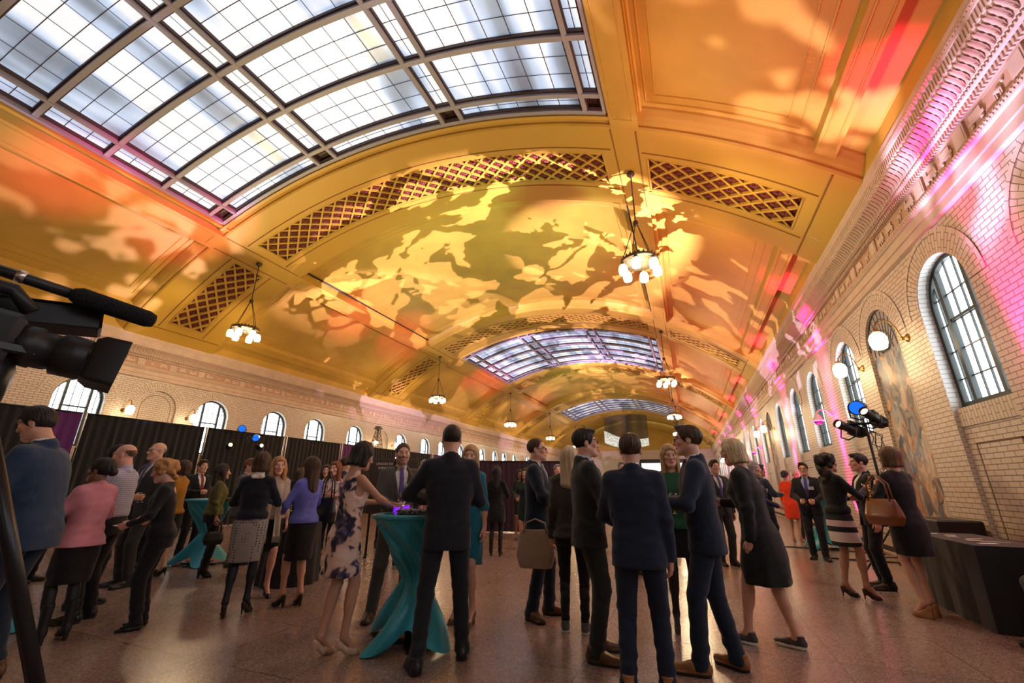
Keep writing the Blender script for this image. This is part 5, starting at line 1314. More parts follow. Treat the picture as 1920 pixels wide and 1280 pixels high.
stand(-9.3,24.6,1.75,'distant lighting stand with one blue lamp beyond the plum screen',[((0,0,1.8),(.4,-.9,-.05),'par')])
# uplighters on the floor
for i,y in enumerate(UPY):
    e=empty('uplighter',(XR-.27,y,0)); tag(e,'small black floor uplighter washing the right wall pink, %s from the camera'%nth[i],'uplighter','pink floor uplighters')
    m=M(); m.box((-.09,-.09,0),(.09,.09,.03),0,bev=.01); m.lathe([(.075,.03),(.085,.06),(.085,.16),(.078,.165),(.07,.15)],16); build(m,'housing',M_BLACK,e)
    m=M(); m.lathe([(.001,.152),(.07,.152)],16); build(m,'lens',emis('pink led',(1,.08,.5),12),e)
# dome cameras on gooseneck brackets
for i,(y,z) in enumerate(((13.75,3.12),(26.7,3.15))):
    e=empty('dome_camera',(XR,y,z)); tag(e,'white dome security camera on a bracket, %s the right wall'%('nearer one on' if i==0 else 'farther one on'),'security camera','dome cameras on the right wall')
    m=M(); m.lathe([(.001,0),(.05,0),(.05,.03),(.001,.03)],12,mat=Matrix.Rotation(-pi/2,4,'Y')); m.tube([(-.02,0,0),(-.10,0,.10),(-.20,0,.14),(-.30,0,.10),(-.33,0,.02)],.022,8); M_WP=mat('white enamel',(.75,.72,.74),.4); build(m,'bracket',M_WP,e)
    m=M(); m.lathe([(.03,.03),(.06,.0),(.10,-.08),(.135,-.15),(.135,-.17),(.10,-.17)],18,(-.33,0,0)); build(m,'housing',M_WP,e)
    m=M(); m.lathe([(.105,-.165),(.095,-.215),(.06,-.255),(.001,-.268)],18,(-.33,0,0)); build(m,'dome_cover',mat('smoked dome',(.05,.03,.05),.08,spec=.7),e)
# directory sign
e=empty('directory_sign',(-5.51,7.49,0),.62); tag(e,'dark brown directory sign reading UNION DEPOT DIRECTORY behind the grey suit','sign')
m=M(); m.box((-.46,-.03,.75),(.46,.03,1.78),0,bev=.01); build(m,'board',mat('sign brown',(.045,.032,.030),.5),e)
m=M(); 
for s in (-1,1): m.box((s*.4-.02,-.02,0),(s*.4+.02,.02,.76)); m.box((s*.4-.03,-.2,0),(s*.4+.03,.2,.03))
build(m,'posts',M_BLACKM,e)
M_WHT=mat('white lettering',(.75,.74,.72),.5)
for i,t in enumerate(('UNION DEPOT','DIRECTORY')):
    c=bpy.data.curves.new('lettering','FONT'); c.body=t; c.size=.062; c.extrude=.002; c.align_x='CENTER'; c.space_character=1.1
    o=bpy.data.objects.new('text_source',c); COL.objects.link(o); bpy.context.view_layer.update(); me=bpy.data.meshes.new_from_object(o.evaluated_get(bpy.context.evaluated_depsgraph_get())); bpy.data.objects.remove(o); me.materials.clear()
    link('lettering',me,e,[M_WHT],(-.14,-.034,1.66-.08*i),(pi/2,0,0))
# derrick shaped display pieces lit from below behind the drapes
def lattice_tower(name,loc,label,h,sc):
    e=empty(name,loc); tag(e,label,'display model'); m=M(); n=6
    c=lambda k,z:((.34*(1-.72*z/h))*sc*(1 if k in (0,3) else -1),(.34*(1-.72*z/h))*sc*(1 if k<2 else -1),z)
    for k in range(4): m.tube([c(k,0),c(k,h)],.022*sc,5)
    for j in range(n):
        z0,z1=h*j/n,h*(j+1)/n
        for k in range(4): m.tube([c(k,z0),c((k+1)%4,z1)],.012*sc,4); m.tube([c(k,z1),c((k+1)%4,z1)],.012*sc,4); m.tube([c((k+1)%4,z0),c(k,z1)],.012*sc,4)
    build(m,'tower',M_IRON,e); m=M(); m.box((-.16*sc,-.16*sc,h),(.16*sc,.16*sc,h+.16*sc)); m.box((-.22*sc,-.22*sc,h-.03),(.22*sc,.22*sc,h+.02)); build(m,'crown_block',M_IRON,e)
    m=M(); m.lathe([(.9*sc,-2.845),(.9*sc,-.35),(.85*sc,-.32),(.8*sc,-.1),(.6*sc,.02),(.3*sc,.06),(.001,.06)],20); build(m,'drum_base',M_BRASS,e)
    for k in range(8):
        a=k*pi/4; mm=M(); mm.sphere((.72*sc*math.cos(a),.72*sc*math.sin(a),.10),.05); build(mm,'bulb',M_LAMP,e)
    return e
o=lattice_tower('derrick_model',(-15.2,18.9,2.85),'brass derrick shaped display model lit warm above the left drapes',1.25,.75)
plamp((-14.7,18.2,3.2),30,(1,.6,.25),.1)
e=empty('branch_sculpture',(-9.6,24.0,0)); tag(e,'dark branching metal sculpture lit by warm bulbs beyond the plum screen','sculpture'); m=M()
m.tube([(0,0,0),(.02,0,1.2),(0,.02,2.2)],.04,7)
for k in range(11):
    a=k*.6; L_=.5+.25*math.sin(k*2.1); m.tube([(0,0,1.9+.03*k),(L_*.5*math.cos(a),L_*.5*math.sin(a),2.35+.03*k),(L_*math.cos(a),L_*math.sin(a),2.45+.05*math.sin(k))],[.03,.022,.01],5)
build(m,'branches',M_IRON,e); m=M()
for k in range(6): a=k*1.05; m.sphere((.25*math.cos(a),.25*math.sin(a),2.05),.06)
build(m,'bulbs',M_LAMP,e)
# hanging light sculpture before the end wall
e=empty('hanging_light_sculpture',(-7.6,63,0)); tag(e,'curved curtain of hanging strands with a glowing crescent below, before the far end wall','light sculpture')
m=M(); nx=44; nyy=7
M_STR=mat('steel strand',(.13,.11,.08),.5,metal=.4)
bot=lambda u,v:7.35+(1.31*((.62-u)/.62)**1.6 if u<.62 else .15*((u-.62)/.38)**2)+.2*(v-.5)
low=lambda u,v:6.15+(.85*((.55-u)/.55)**1.7 if u<.55 else .35*((u-.55)/.45)**1.6)+.2*(v-.5)
for i in range(nx):
    u=i/(nx-1)
    for j in range(nyy):
        v=j/(nyy-1); x=-2.9+5.8*u; y=-1+2*v; m.tube([(x,y,bot(u,v)+.0),(x,y,arch(-7.6+x,.36))],.012,3,0,False,False)
build(m,'strands',M_STR,e); P=[]
m=M()
for fn_ in (bot,low): m.grid([[(-2.9+5.8*i/40,-1+2*v,fn_(i/40,v)) for i in range(41)] for v in (0,.25,.5,.75,1)],0,True)
for yv,v in ((-1,0),(1,1)): m.grid([[(-2.9+5.8*i/40,yv,fn_(i/40,v)) for i in range(41)] for fn_ in (bot,low)],0,True)
for u in (0,1): m.quad((-2.9+5.8*u,-1,bot(u,0)),(-2.9+5.8*u,1,bot(u,1)),(-2.9+5.8*u,1,low(u,1)),(-2.9+5.8*u,-1,low(u,0)))
def cres():
    m,N,L,b=nodes('glowing beads'); tc=N.new('ShaderNodeTexCoord'); v=N.new('ShaderNodeTexVoronoi'); v.inputs['Scale'].default_value=7; L.new(tc.outputs['Object'],v.inputs['Vector'])
    r=ramp(N,L,v.outputs['Distance'],[(.25,(.95,1,.93)),(.6,(.35,.38,.3))]); L.new(r.outputs[0],b.inputs['Emission Color']); b.inputs['Emission Strength'].default_value=.85; b.inputs['Base Color'].default_value=(.3,.3,.28,1); return m
build(m,'bead_crescent',cres(),e)
e=empty('projection_screen',(-3.4,69.70,0)); tag(e,'bright white screen on the far end wall with a dark surround','screen'); m=M(); m.box((-4.4,-.1,2.0),(4.0,.1,5.0),0); m.box((-4.4,-.2,4.5),(4.0,.1,5.0),0); build(m,'surround',M_BLACK,e); m=M(); m.box((-3.1,-.16,2.1),(3.6,-.1,4.45)); build(m,'lit_screen',emis('screen light',(.9,.97,1),1.3),e)
# ---------------- video camera on tripod
e=empty('video_camera',(-1.19,.33,0)); tag(e,'black video camera with foam microphone on a tripod at the left edge of the view','video camera')
d=Vector((.40,.90,-.13)).normalized(); T=Matrix.Translation((.01,.02,1.555))@d.to_track_quat('Y','Z').to_matrix().to_4x4()@Matrix.Scale(.88,4); RY=Matrix.Rotation(-pi/2,4,'X')
m=M(); m.box((-.055,-.28,-.06),(.055,.03,.055),0,T,bev=.012); m.box((-.062,-.2,-.03),(-.05,0,.03),0,T,bev=.004); m.box((-.045,-.24,.055),(.045,-.05,.065),0,T); m.box((.055,-.14,-.02),(.10,.0,.015),0,T,bev=.006)
for k in range(7): m.box((-.05,-.22+k*.028,-.052),(-.06,-.21+k*.028,-.03),0,T)
build(m,'camera_body',M_BLACK,e)
m=M(); m.lathe([(.001,.02),(.044,.02),(.046,.06),(.04,.064),(.04,.09),(.048,.094),(.048,.14),(.044,.145)],22,mat=T@RY); build(m,'lens_barrel',M_BLACK,e)
m=M(); L0=[(.043,.045,.145),(.062,.052,.16),(.066,.054,.205)]
m.grid([[T@Vector((sx*max(-1,min(1,1.5*math.cos(a))),yy,sz*max(-1,min(1,1.5*math.sin(a))))) for a in [2*pi*i/32 for i in range(33)]] for sx,sz,yy in L0],0,True); build(m,'lens_hood',M_BLACK,e)
m=M(); m.tube([T@Vector((0,-.22,.06)),T@Vector((0,-.2,.105)),T@Vector((0,-.02,.11)),T@Vector((0,.02,.075))],.014,8); build(m,'carry_handle',M_BLACK,e)
m=M(); m.tube([T@Vector((-.03,-.14,.155)),T@Vector((-.03,.06,.150))],.011,10); 
b=build(m,'microphone',M_BLACK,e); m=M(); m.tube([T@Vector((-.03,.06,.150)),T@Vector((-.03,.075,.15)),T@Vector((-.03,.21,.146)),T@Vector((-.03,.225,.1455)),T@Vector((-.03,.228,.1455))],[.013,.020,.019,.014,.004],14); build(m,'foam_windshield',mat('black foam',(.010,.010,.013),.95,bump=.5,bscale=220),b)
m=M(); m.tube([T@Vector((-.03,-.035,.1535)),T@Vector((-.03,-.02,.153))],.0135,12); build(m,'silver_ring',M_STEEL,b)
m=M(); m.box((-.07,-.10,-.0),(-.15,.08,.06),0,T@Matrix.Translation((0,.06,.075))@Matrix.Rotation(.25,4,'X'),bev=.006); build(m,'viewfinder',M_BLACK,e)
m=M(); rr=random.Random(4)
for q in range(4):
    m.tube([T@Vector((rr.uniform(-.05,.05),-.02,-.03)),T@Vector((-.07,.03+.03*q,.0+.02*q)),T@Vector((-.05,.10,.06-.02*q)),T@Vector((-.045,.07,-.03))],.004,5)
build(m,'cables',M_BLACK,e)
m=M(); m.lathe([(.001,1.53),(.05,1.53),(.06,1.50),(.055,1.44),(.03,1.42)],14); m.box((-.06,-.12,1.525),(.06,.12,1.545),0,bev=.004); m.tube([(0,0,1.42),(0,0,1.15)],.022,8); build(m,'tripod_head',M_BLACKM,e)
for k,(tx,ty) in enumerate(((.25,.53),(-.55,.15),(.05,-.62))):
    m=M(); a=Vector((.045 if k==0 else -.02 if k==1 else 0,.02,1.44)); b_=Vector((tx,ty,.01)); q=lambda t:a+(b_-a)*t
    m.tube([q(0),q(.36)],.012,10); m.tube([q(.10),q(.60)],.0105,10); m.tube([q(.36),q(.37),q(.40),q(.41)],[.012,.019,.019,.012],10); m.tube([q(.62),q(.98)],.0085,10); m.tube([q(.59),q(.60),q(.63),q(.64)],[.011,.017,.017,.011],10); m.sphere(q(1),.016)
    m.box((-.012,.0,-.02),(.012,.042,.02),0,Matrix.Translation(q(.385))); m.box((-.012,.0,-.02),(.012,.042,.02),0,Matrix.Translation(q(.615))); build(m,'tripod_leg',M_BLACKM,e)
# ================================================================ the guests
NAVY=(.020,.030,.062); NAVY2=(.012,.018,.036); CHAR=(.035,.038,.042); GREY=(.085,.085,.082); BLK=(.010,.010,.012); LBLUE=(.42,.52,.74); WHITE=(.76,.76,.77)
pp={}
cloth('floral dress cloth',(.6,.5,.45),pattern='floral'); cloth('dotted skirt',(.2,.2,.2),pattern='dots'); cloth('striped skirt',(.5,.5,.5),pattern='stripes'); cloth('print blouse',(.6,.5,.5),pattern='print'); cloth('lavender check shirt cloth',(.46,.48,.66),pattern='check')
def G(k,*a,**kw): pp[k]=person(*a,**kw); return pp[k]
# far left
G('p1','person at the left edge in dark jacket and brown boots facing the big man',-5.35,1.45,1.74,60,'m',topc=BLK,topn='black suit cloth',bot='jeans',botc=(.016,.020,.028),botn='dark denim',hair='short',hc='red',skin='pink',shoes='oxford',shc=(.30,.13,.045),shn='tan leather',R='hold',L='down',lean=6)
G('p2','large man in a dark blue suit jacket and glasses leaning left beside the tripod',-4.60,1.88,1.86,-62,'m',topc=(.022,.045,.095),topn='mid blue suit cloth',botc=(.012,.022,.045),botn='blue trouser cloth',hair='shortside',hc='dark',fat=1.16,lean=9,glasses=True,hpitch=-14,R='holdlow',L='hold',shc=(.10,.045,.02),shn='brown leather')
G('p3','woman in a green patterned top between the two men at the left edge',-6.9,2.67,1.62,150,'f',top='blouse',topn='green knit',topc=(.03,.09,.045),bot='slim',botn='black trouser cloth',botc=BLK,hair='bob',hc='lightbrown',R='holdlow',L='down',fine=True)
G('p4','woman with a black bun in a fitted pink jacket, seen from behind',-5.22,2.52,1.51,-30,'f',top='blazer',topc=(.58,.24,.30),topn='pink jacket cloth',bot='skirt',botc=BLK,botn='black skirt cloth',hem=.50,legs=(.015,.014,.018),hair='bun',hc='black',skin='brown',shoes='boot',shc=(.012,.014,.018),shn='black suede',R='holdlow',L='hold',hyaw=-25,fat=1.06)
G('p5','man in a pale blue shirt with dark hair, facing right behind the pink jacket',-6.42,3.22,1.72,115,'m',top='shirt',topc=LBLUE,topn='pale blue shirt cloth',botc=BLK,botn='black trouser cloth',hair='short',hc='dark',skin='olive',R='hold',L='down',neck=LBLUE)
G('p6','bald man in a lavender check shirt and black trousers beside the pink jacket',-5.76,2.97,1.70,-62,'m',top='shirt',topc=(.46,.48,.66),topn='lavender check shirt cloth',botc=BLK,botn='black trouser cloth',hair='bald',hc='lightbrown',skin='pink',R='holdlow',L='holdlow',fat=1.06,neck=(.46,.48,.66),hpitch=-8)
G('p7','tall bald man with glasses in a dark suit before the black drapes',-7.15,4.05,1.85,-120,'m',topc=CHAR,topn='charcoal suit cloth',hair='bald',hc='grey',skin='pink',glasses=True,R='hold',L='down',tie=(.1,.1,.2),fine=False)
G('p8','woman with curly strawberry blonde hair in a black trouser suit holding a plate',-5.00,3.06,1.53,-82,'f',top='cardigan',topc=BLK,topn='black knit',bot='trousers',botc=BLK,botn='black trouser cloth',hair='curly',hc='strawberry',skin='pink',shoes='flat',shn='black patent',R='holdlow',L='holdlow',lean=7,hpitch=-12,fat=1.05)
G('p9','woman in an olive green shirt and rolled dark jeans, facing right',-6.76,4.80,1.57,82,'f',top='cardigan',topc=(.105,.105,.030),topn='olive shirt cloth',bot='jeans',botc=(.012,.015,.022),botn='black denim',hair='wavy',hc='dark',skin='tan',shoes='block',shc=BLK,shn='black suede',R='down',L='hold',fat=1.10,badge=False)
G('p10','man in a grey suit beyond the olive shirt, facing right',-7.2,5.6,1.70,120,'m',topc=GREY,topn='grey suit cloth',hair='short',hc='red',skin='pink',R='hold',L='down',fine=False,tie=(.2,.2,.3))
G('p11','woman in a navy sweater with white collar, dotted grey skirt and dark tights',-4.53,3.66,1.63,12,'f',top='sweater',topc=(.010,.013,.024),topn='navy sweater knit',bot='skirt',botn='dotted skirt',botc=None,hem=.50,legs=(.010,.011,.022),hair='bob',hc='brown',shoes='pump',shn='black patent',shc=(.01,.01,.012),R='hold',L='hold',neck=(.80,.76,.70),feet=((.09,.06,20),(-.10,-.06,-12)),fat=1.04)
G('p12','woman with reddish blonde wavy hair and a long cream scarf, facing the camera',-4.98,4.28,1.62,168,'f',top='cardigan',topc=(.42,.36,.30),topn='cream cardigan knit',bot='skirt',botc=BLK,botn='black skirt cloth',hem=.50,hair='wavy',hc='strawberry',skin='pink',shoes='pump',shn='black patent',shc=(.01,.01,.012),R='gesture',L='down')
G('p13','woman with long straight brown hair in a violet blue cardigan and black skirt',-4.28,4.15,1.60,-38,'f',top='cardigan',topc=(.135,.165,.62),topn='violet cardigan knit',bot='skirt',botc=BLK,botn='black skirt cloth',hem=.47,hair='sleek',hc='brown',shoes='block',shn='black leather heel',shc=(.012,.012,.014),R='hold',L='holdlow',fat=1.05,feet=((.07,-.05,15),(-.08,.10,-6)))
G('p14','woman in a pink and white print blouse partly hidden behind the violet cardigan',-5.45,5.80,1.64,-150,'f',top='blouse',topn='print blouse',topc=None,bot='slim',botn='black trouser cloth',botc=BLK,hair='wavy',hc='red',skin='pink',R='hold',L='gesture',fine=False)
G('p15','man in a navy suit behind the floral dress, facing right',-5.55,6.15,1.74,70,'m',topc=NAVY,topn='navy suit cloth',hair='short',hc='brown',skin='pink',R='hold',L='pocket',fine=False)
G('p15b','man in a black suit behind the floral dress, turned away',-4.9,6.75,1.74,20,'m',topc=BLK,topn='black suit cloth',hair='short',hc='dark',skin='olive',fine=False)
G('p16','woman with a dark bob and glasses in a sleeveless floral dress at the turquoise table',-2.80,3.19,1.66,62,'f',top='sleeveless',topn='floral dress cloth',topc=None,bot='none',hem=.56,hair='bob',hc='dark',skin='tan',shoes='pump',shn='beige patent',shc=(.60,.42,.30),R=((.06,.42,1.16),(0,0,-1),'flat',(1,-.3,-.5)),L=((.14,.40,1.19),(-.4,0,-1),'flat',(.6,-.6,-.5)),glasses=True,lean=4,hpitch=-14,feet=((.08,.06,10),(-.07,-.08,-6)))
G('p17','bearded man in grey suit and purple tie facing us behind the turquoise table',-3.03,4.24,1.74,172,'m',topc=(.075,.073,.068),topn='dark grey suit cloth',tie=(.13,.09,.36),hair='buzz',hc='brown',skin='pink',beard='lightbrown',badge=True,R=((.03,.24,1.08),(-.5,-.6,.3),'relax',(1,-.4,-.3)),L=((.05,.25,1.12),(-.5,-.6,.3),'relax',(1,-.4,-.3)),feet=((.20,.02,20),(-.14,.0,-10)),shn='dark brown leather',shc=(.035,.018,.012))
G('p18','man in navy jacket and dark jeans, back to us at the turquoise table',-1.90,3.36,1.79,-4,'m',topc=(.014,.017,.026),topn='dark navy jacket cloth',bot='jeans',botc=(.016,.019,.026),botn='dark denim',hair='buzz',hc='dark',skin='pink',R='hold',L=((.15,.30,1.16),(-.3,0,-1),'flat',(1,-.5,-.2)),feet=((.17,.12,14),(-.19,-.10,-14)),shn='black suede',shc=(.016,.014,.013))
G('p19','blonde woman in a fitted teal dress behind the navy jacket',-2.22,4.36,1.70,-150,'f',top='dress',topc=(.015,.16,.25),topn='teal dress cloth',bot='none',hem=.50,hair='long',hc='blonde',skin='pink',shoes='block',shn='brown leather heel',shc=(.14,.06,.03),R='hold',L='down',lit=.25,hyaw=-20)
G('p20','woman with long dark hair, black coat and tall shiny boots, seen from behind',-3.62,8.3,1.64,8,'f',top='coat',topc=BLK,topn='black coat cloth',bot='slim',botc=(.02,.014,.022),botn='plum tights',hem=.62,hair='sleek',hc='dark',skin='olive',shoes='boot',shn='black patent',shc=(.01,.01,.012),R='hold',L='down',fine=False)
G('p21','man with receding hair and glasses in a navy suit with pale striped tie, facing right',-1.62,4.86,1.80,98,'m',topc=(.016,.028,.050),topn='ink blue suit cloth',tie=(.35,.42,.60),hair='receding',hc='brown',skin='pink',glasses=True,R=((.07,.27,1.14),(-.5,-.3,.6),'relax',(.9,-.4,-.5)),L=((.07,.29,1.16),(-.6,-.2,-.4),'relax',(.9,-.4,-.5)),feet=((.14,-.06,40),(-.10,.10,-5)),shn='brown leather',shc=(.10,.045,.02))
G('p22','woman with long pale blonde hair and dark jacket, back to us',-1.14,4.50,1.67,6,'f',top='blazer',topc=(.050,.046,.044),topn='taupe jacket cloth',bot='slim',botc=BLK,botn='black trouser cloth',hair='long',hc='paleblonde',skin='fair',shoes='sneaker',shn='grey sneaker',shc=(.08,.08,.085),R='holdlow',L='down')
G('p23','man with glasses in a charcoal suit and light blue shirt, facing right',-.86,3.98,1.78,78,'m',topc=(.026,.031,.034),topn='slate suit cloth',shirt=(.45,.55,.76),tie=(.10,.14,.30),hair='shortside',hc='dark',skin='pink',glasses=True,R='hold',L='holdlow',feet=((.12,-.02,25),(-.12,.06,0)),shn='brown leather',shc=(.10,.045,.02),fat=1.03,badge=False)
G('p24','man in a navy suit standing back to us in the middle of the front group',-.40,3.50,1.67,2,'m',topc=(.013,.021,.046),topn='royal navy suit cloth',hair='short',hc='brown',skin='pink',R='down',L='holdlow',fat=1.05,feet=((.13,.04,12),(-.14,-.02,-12)),shn='tan leather',shc=(.30,.13,.045),shirt=WHITE)
G('p25','blonde woman in a green top and black tights facing us beyond the front group',-.17,4.95,1.70,172,'f',top='blouse',topc=(.02,.10,.05),topn='emerald blouse cloth',bot='skirt',botc=BLK,botn='black skirt cloth',hem=.62,legs=(.012,.010,.012),hair='long',hc='blonde',skin='pink',shoes='pump',shn='black patent',shc=(.01,.01,.012),R='hold',L='hold',badge=True)
G('p26','man with glasses in a navy suit facing left, right side of the front group',.07,4.02,1.78,-88,'m',topc=(.016,.026,.052),topn='deep blue suit cloth',hair='short',hc='brown',skin='pink',glasses=True,R='hold',L='hold',tie=(.15,.05,.08),feet=((.13,-.12,30),(-.10,.14,-6)),shn='tan leather',shc=(.30,.13,.045),lean=3)
G('p27','blonde woman with glasses walking left in a wide black dress and slip-on shoes',.54,4.80,1.73,-74,'f',top='coat',topc=(.014,.016,.018),topn='black swing dress cloth',bot='none',hem=.50,hair='bob',hc='paleblonde',skin='pink',glasses=True,shoes='sneaker',shn='grey slip on',shc=(.06,.06,.065),R='hold',L='down',fat=1.18,lean=8,hpitch=-6,feet=((.09,-.14,0),(-.09,.20,0)))
G('p28','woman in a bright red orange dress by the right wall, turned away',2.28,13.2,1.66,28,'f',top='dress',topc=(.75,.05,.015),topn='red dress cloth',bot='none',hem=.52,hair='bun',hc='dark',skin='tan',shoes='pump',shn='beige patent',shc=(.60,.42,.30),R='hold',L='down',lit=.5,fine=False)
G('p29','man with glasses, blue shirt, purple tie and badge facing us near the right wall',2.12,10.35,1.73,186,'m',topc=(.012,.013,.02),topn='midnight suit cloth',shirt=(.30,.42,.80),tie=(.08,.05,.22),hair='short',hc='brown',skin='pink',glasses=True,badge=True,R='holdlow',L='holdlow',shn='black leather',shc=(.012,.01,.01),feet=((.10,0,10),(-.10,.1,-20)))
G('p30','woman with long dark curly hair in a black top and striped skirt',1.74,7.08,1.71,52,'f',top='sweater',topc=(.012,.012,.015),topn='black sweater knit',bot='skirt',botn='striped skirt',botc=None,hem=.56,hair='curlylong',hc='dark',skin='olive',shoes='pump',shn='dark brown suede',shc=(.05,.022,.02),R=((.14,.36,1.30),(-1,-.1,0),'grip',(.7,-.4,-.9)),L='hold',feet=((.09,.10,10),(-.08,-.06,10)))
G('p31','woman with light brown bob in black dress carrying a brown handbag',2.20,6.42,1.73,-52,'f',top='dress',topc=(.011,.012,.016),topn='black dress cloth',bot='none',hem=.56,hair='bob',hc='lightbrown',skin='fair',shoes='wedge',shn='tan patent',shc=(.34,.17,.07),R='gesture',L='strap',fat=1.14,feet=((.09,.03,10),(-.09,-.03,-6)))
G('p32','man with dark hair and black trousers beyond the brown handbag, facing left',2.32,7.85,1.74,-110,'m',topc=BLK,topn='black suit cloth',hair='short',hc='dark',skin='pink',R='down',L='down',shn='dark brown leather',shc=(.035,.018,.012))
G('p33','person seated at the right edge in grey trousers with hands on knees',3.10,5.46,1.74,-120,'m',top='shirt',topc=(.05,.05,.055),topn='dark grey shirt cloth',bot='trousers',botc=(.055,.055,.058),botn='grey trouser cloth',hair='short',hc='brown',R='lap',L='lap',sit=True,feet=((.12,.44,5),(-.12,.44,-5)))
# background guests
bg=[('b1','woman in a mustard top beyond the curly blonde guest',-7.3,4.55,1.62,-60,'f',dict(top='blouse',topc=(.42,.20,.02),topn='mustard cloth',bot='skirt',botc=BLK,botn='black skirt cloth',hair='bob',hc='brown',shoes='pump',shn='black patent')),
('b2','man in a pale shirt before the black drapes beside the olive shirt',-8.55,4.9,1.70,100,'m',dict(top='shirt',topc=(.62,.58,.58),topn='pale shirt cloth',botc=BLK,botn='black trouser cloth',hair='short',hc='dark',skin='olive',neck=(.6,.58,.58))),
('b3','man in a black suit before the drapes, left of the stage lights',-8.9,5.9,1.72,150,'m',dict(topc=BLK,topn='black suit cloth',hair='short',hc='brown',tie=(.3,.02,.02))),
('b6','woman in a black jacket near the drapes right of the stage lights',-7.0,7.2,1.66,-170,'f',dict(top='blazer',topc=BLK,topn='black suit cloth',bot='slim',botc=BLK,botn='black trouser cloth',hair='wavy',hc='brown')),
('b8','older blonde woman between the grey suit and the navy jacket',-4.35,6.75,1.62,170,'f',dict(top='blouse',topc=(.20,.10,.08),topn='rust blouse cloth',bot='slim',botc=BLK,botn='black trouser cloth',hair='bob',hc='blonde',skin='pink')),
('b9','grey haired man looking over the grey suit by the directory sign',-4.72,7.35,1.74,160,'m',dict(topc=CHAR,topn='charcoal suit cloth',hair='receding',hc='grey',skin='pink')),
('b10','woman with a gold necklace standing at the plum screen',-4.1,10.9,1.66,175,'f',dict(top='dress',topc=BLK,topn='black dress cloth',bot='none',hair='sleek',hc='dark',skin='brown',shoes='pump',shn='black patent')),
('b11','man in a dark suit far behind the striped tie',-3.0,10.6,1.76,160,'m',dict(topc=CHAR,topn='charcoal suit cloth',hair='short',hc='grey',skin='pink',tie=(.4,.1,.1))),
('b12','white haired man in a pale shirt seen between the two front suits',-1.30,9.6,1.76,170,'m',dict(top='shirt',topc=(.62,.50,.52),topn='rose shirt cloth',botc=CHAR,botn='charcoal trouser cloth',hair='short',hc='grey',skin='pink',neck=(.6,.5,.5))),
('b13','short red haired guest peeking between the two front suits',-.93,7.5,1.52,140,'f',dict(top='blouse',topc=(.05,.05,.06),topn='dark blouse cloth',bot='slim',botc=BLK,botn='black trouser cloth',hair='bob',hc='red',skin='pink')),
('b14','grey blonde woman in a navy jacket beyond the wide black dress',1.0,8.36,1.68,100,'f',dict(top='blazer',topc=NAVY,topn='navy suit cloth',bot='slim',botc=BLK,botn='black trouser cloth',hair='bob',hc='grey',skin='pink',badge=True)),
('b15','man with black hair in a navy suit beyond the wide black dress',1.42,10.9,1.72,60,'m',dict(topc=NAVY,topn='navy suit cloth',hair='short',hc='black',skin='olive')),
('b17','man with glasses and a shaven head between the red dress and the badge',2.7,14.2,1.70,190,'m',dict(topc=CHAR,topn='charcoal suit cloth',hair='bald',hc='grey',skin='tan',glasses=True)),
('b18','man in a black suit by the directory sign, back turned',-6.3,8.3,1.72,20,'m',dict(topc=BLK,topn='black suit cloth',hair='short',hc='dark')),
('b19','woman in a dark dress before the drapes behind the curly blonde guest',-9.1,5.2,1.64,140,'f',dict(top='dress',topc=(.05,.01,.02),topn='wine dress cloth',bot='none',hair='bob',hc='dark',skin='olive',shoes='pump',shn='black patent')),
('b20','man in a dark suit glimpsed beyond the blonde woman in green',.45,9.0,1.74,150,'m',dict(topc=CHAR,topn='charcoal suit cloth',hair='short',hc='brown',tie=(.1,.1,.3))),
('b22','man in a black suit before the purple drape at the far left',-8.6,3.6,1.70,120,'m',dict(topc=BLK,topn='black suit cloth',hair='short',hc='brown',skin='pink')),
('b24','woman in a dark green dress beyond the teal dress',-3.4,9.4,1.64,200,'f',dict(top='dress',topc=(.01,.03,.02),topn='bottle green dress cloth',bot='none',hair='wavy',hc='brown',skin='tan',shoes='pump',shn='black patent')),
('b25','man in a grey suit far down the hall, left of the front group',-2.6,13.6,1.76,180,'m',dict(topc=GREY,topn='grey suit cloth',hair='short',hc='dark',tie=(.1,.1,.3))),
('b26','man in a navy suit far down the hall behind the front group',-.6,14.5,1.75,170,'m',dict(topc=NAVY,topn='navy suit cloth',hair='short',hc='brown',tie=(.3,.05,.05))),
('b27','woman in a black suit far down the hall behind the white haired man',-1.6,13.2,1.66,150,'f',dict(top='blazer',topc=BLK,topn='black suit cloth',bot='slim',botc=BLK,botn='black trouser cloth',hair='long',hc='brown')),
('b28','man in a charcoal suit halfway between the crowd and the left drapes',-9.6,8.4,1.76,130,'m',dict(topc=CHAR,topn='charcoal suit cloth',hair='short',hc='brown',tie=(.05,.1,.3))),
('b29','woman in a black dress halfway between the crowd and the left drapes',-8.8,8.2,1.64,-30,'f',dict(top='dress',topc=BLK,topn='black dress cloth',bot='none',hair='long',hc='brown',shoes='pump',shn='black patent')),
('b30','man in a brown jacket near the left drapes beyond the olive shirt',-9.0,7.0,1.72,80,'m',dict(topc=(.06,.035,.02),topn='brown jacket cloth',botc=BLK,botn='black trouser cloth',hair='short',hc='dark')),
]
for k,lb,x,y,h,rel,sx,kw in bg: G(k,lb,x,y,h,rel,sx,fine=False,R=('hold' if int(k[1:])%2 else 'holdlow'),L='down',**kw)
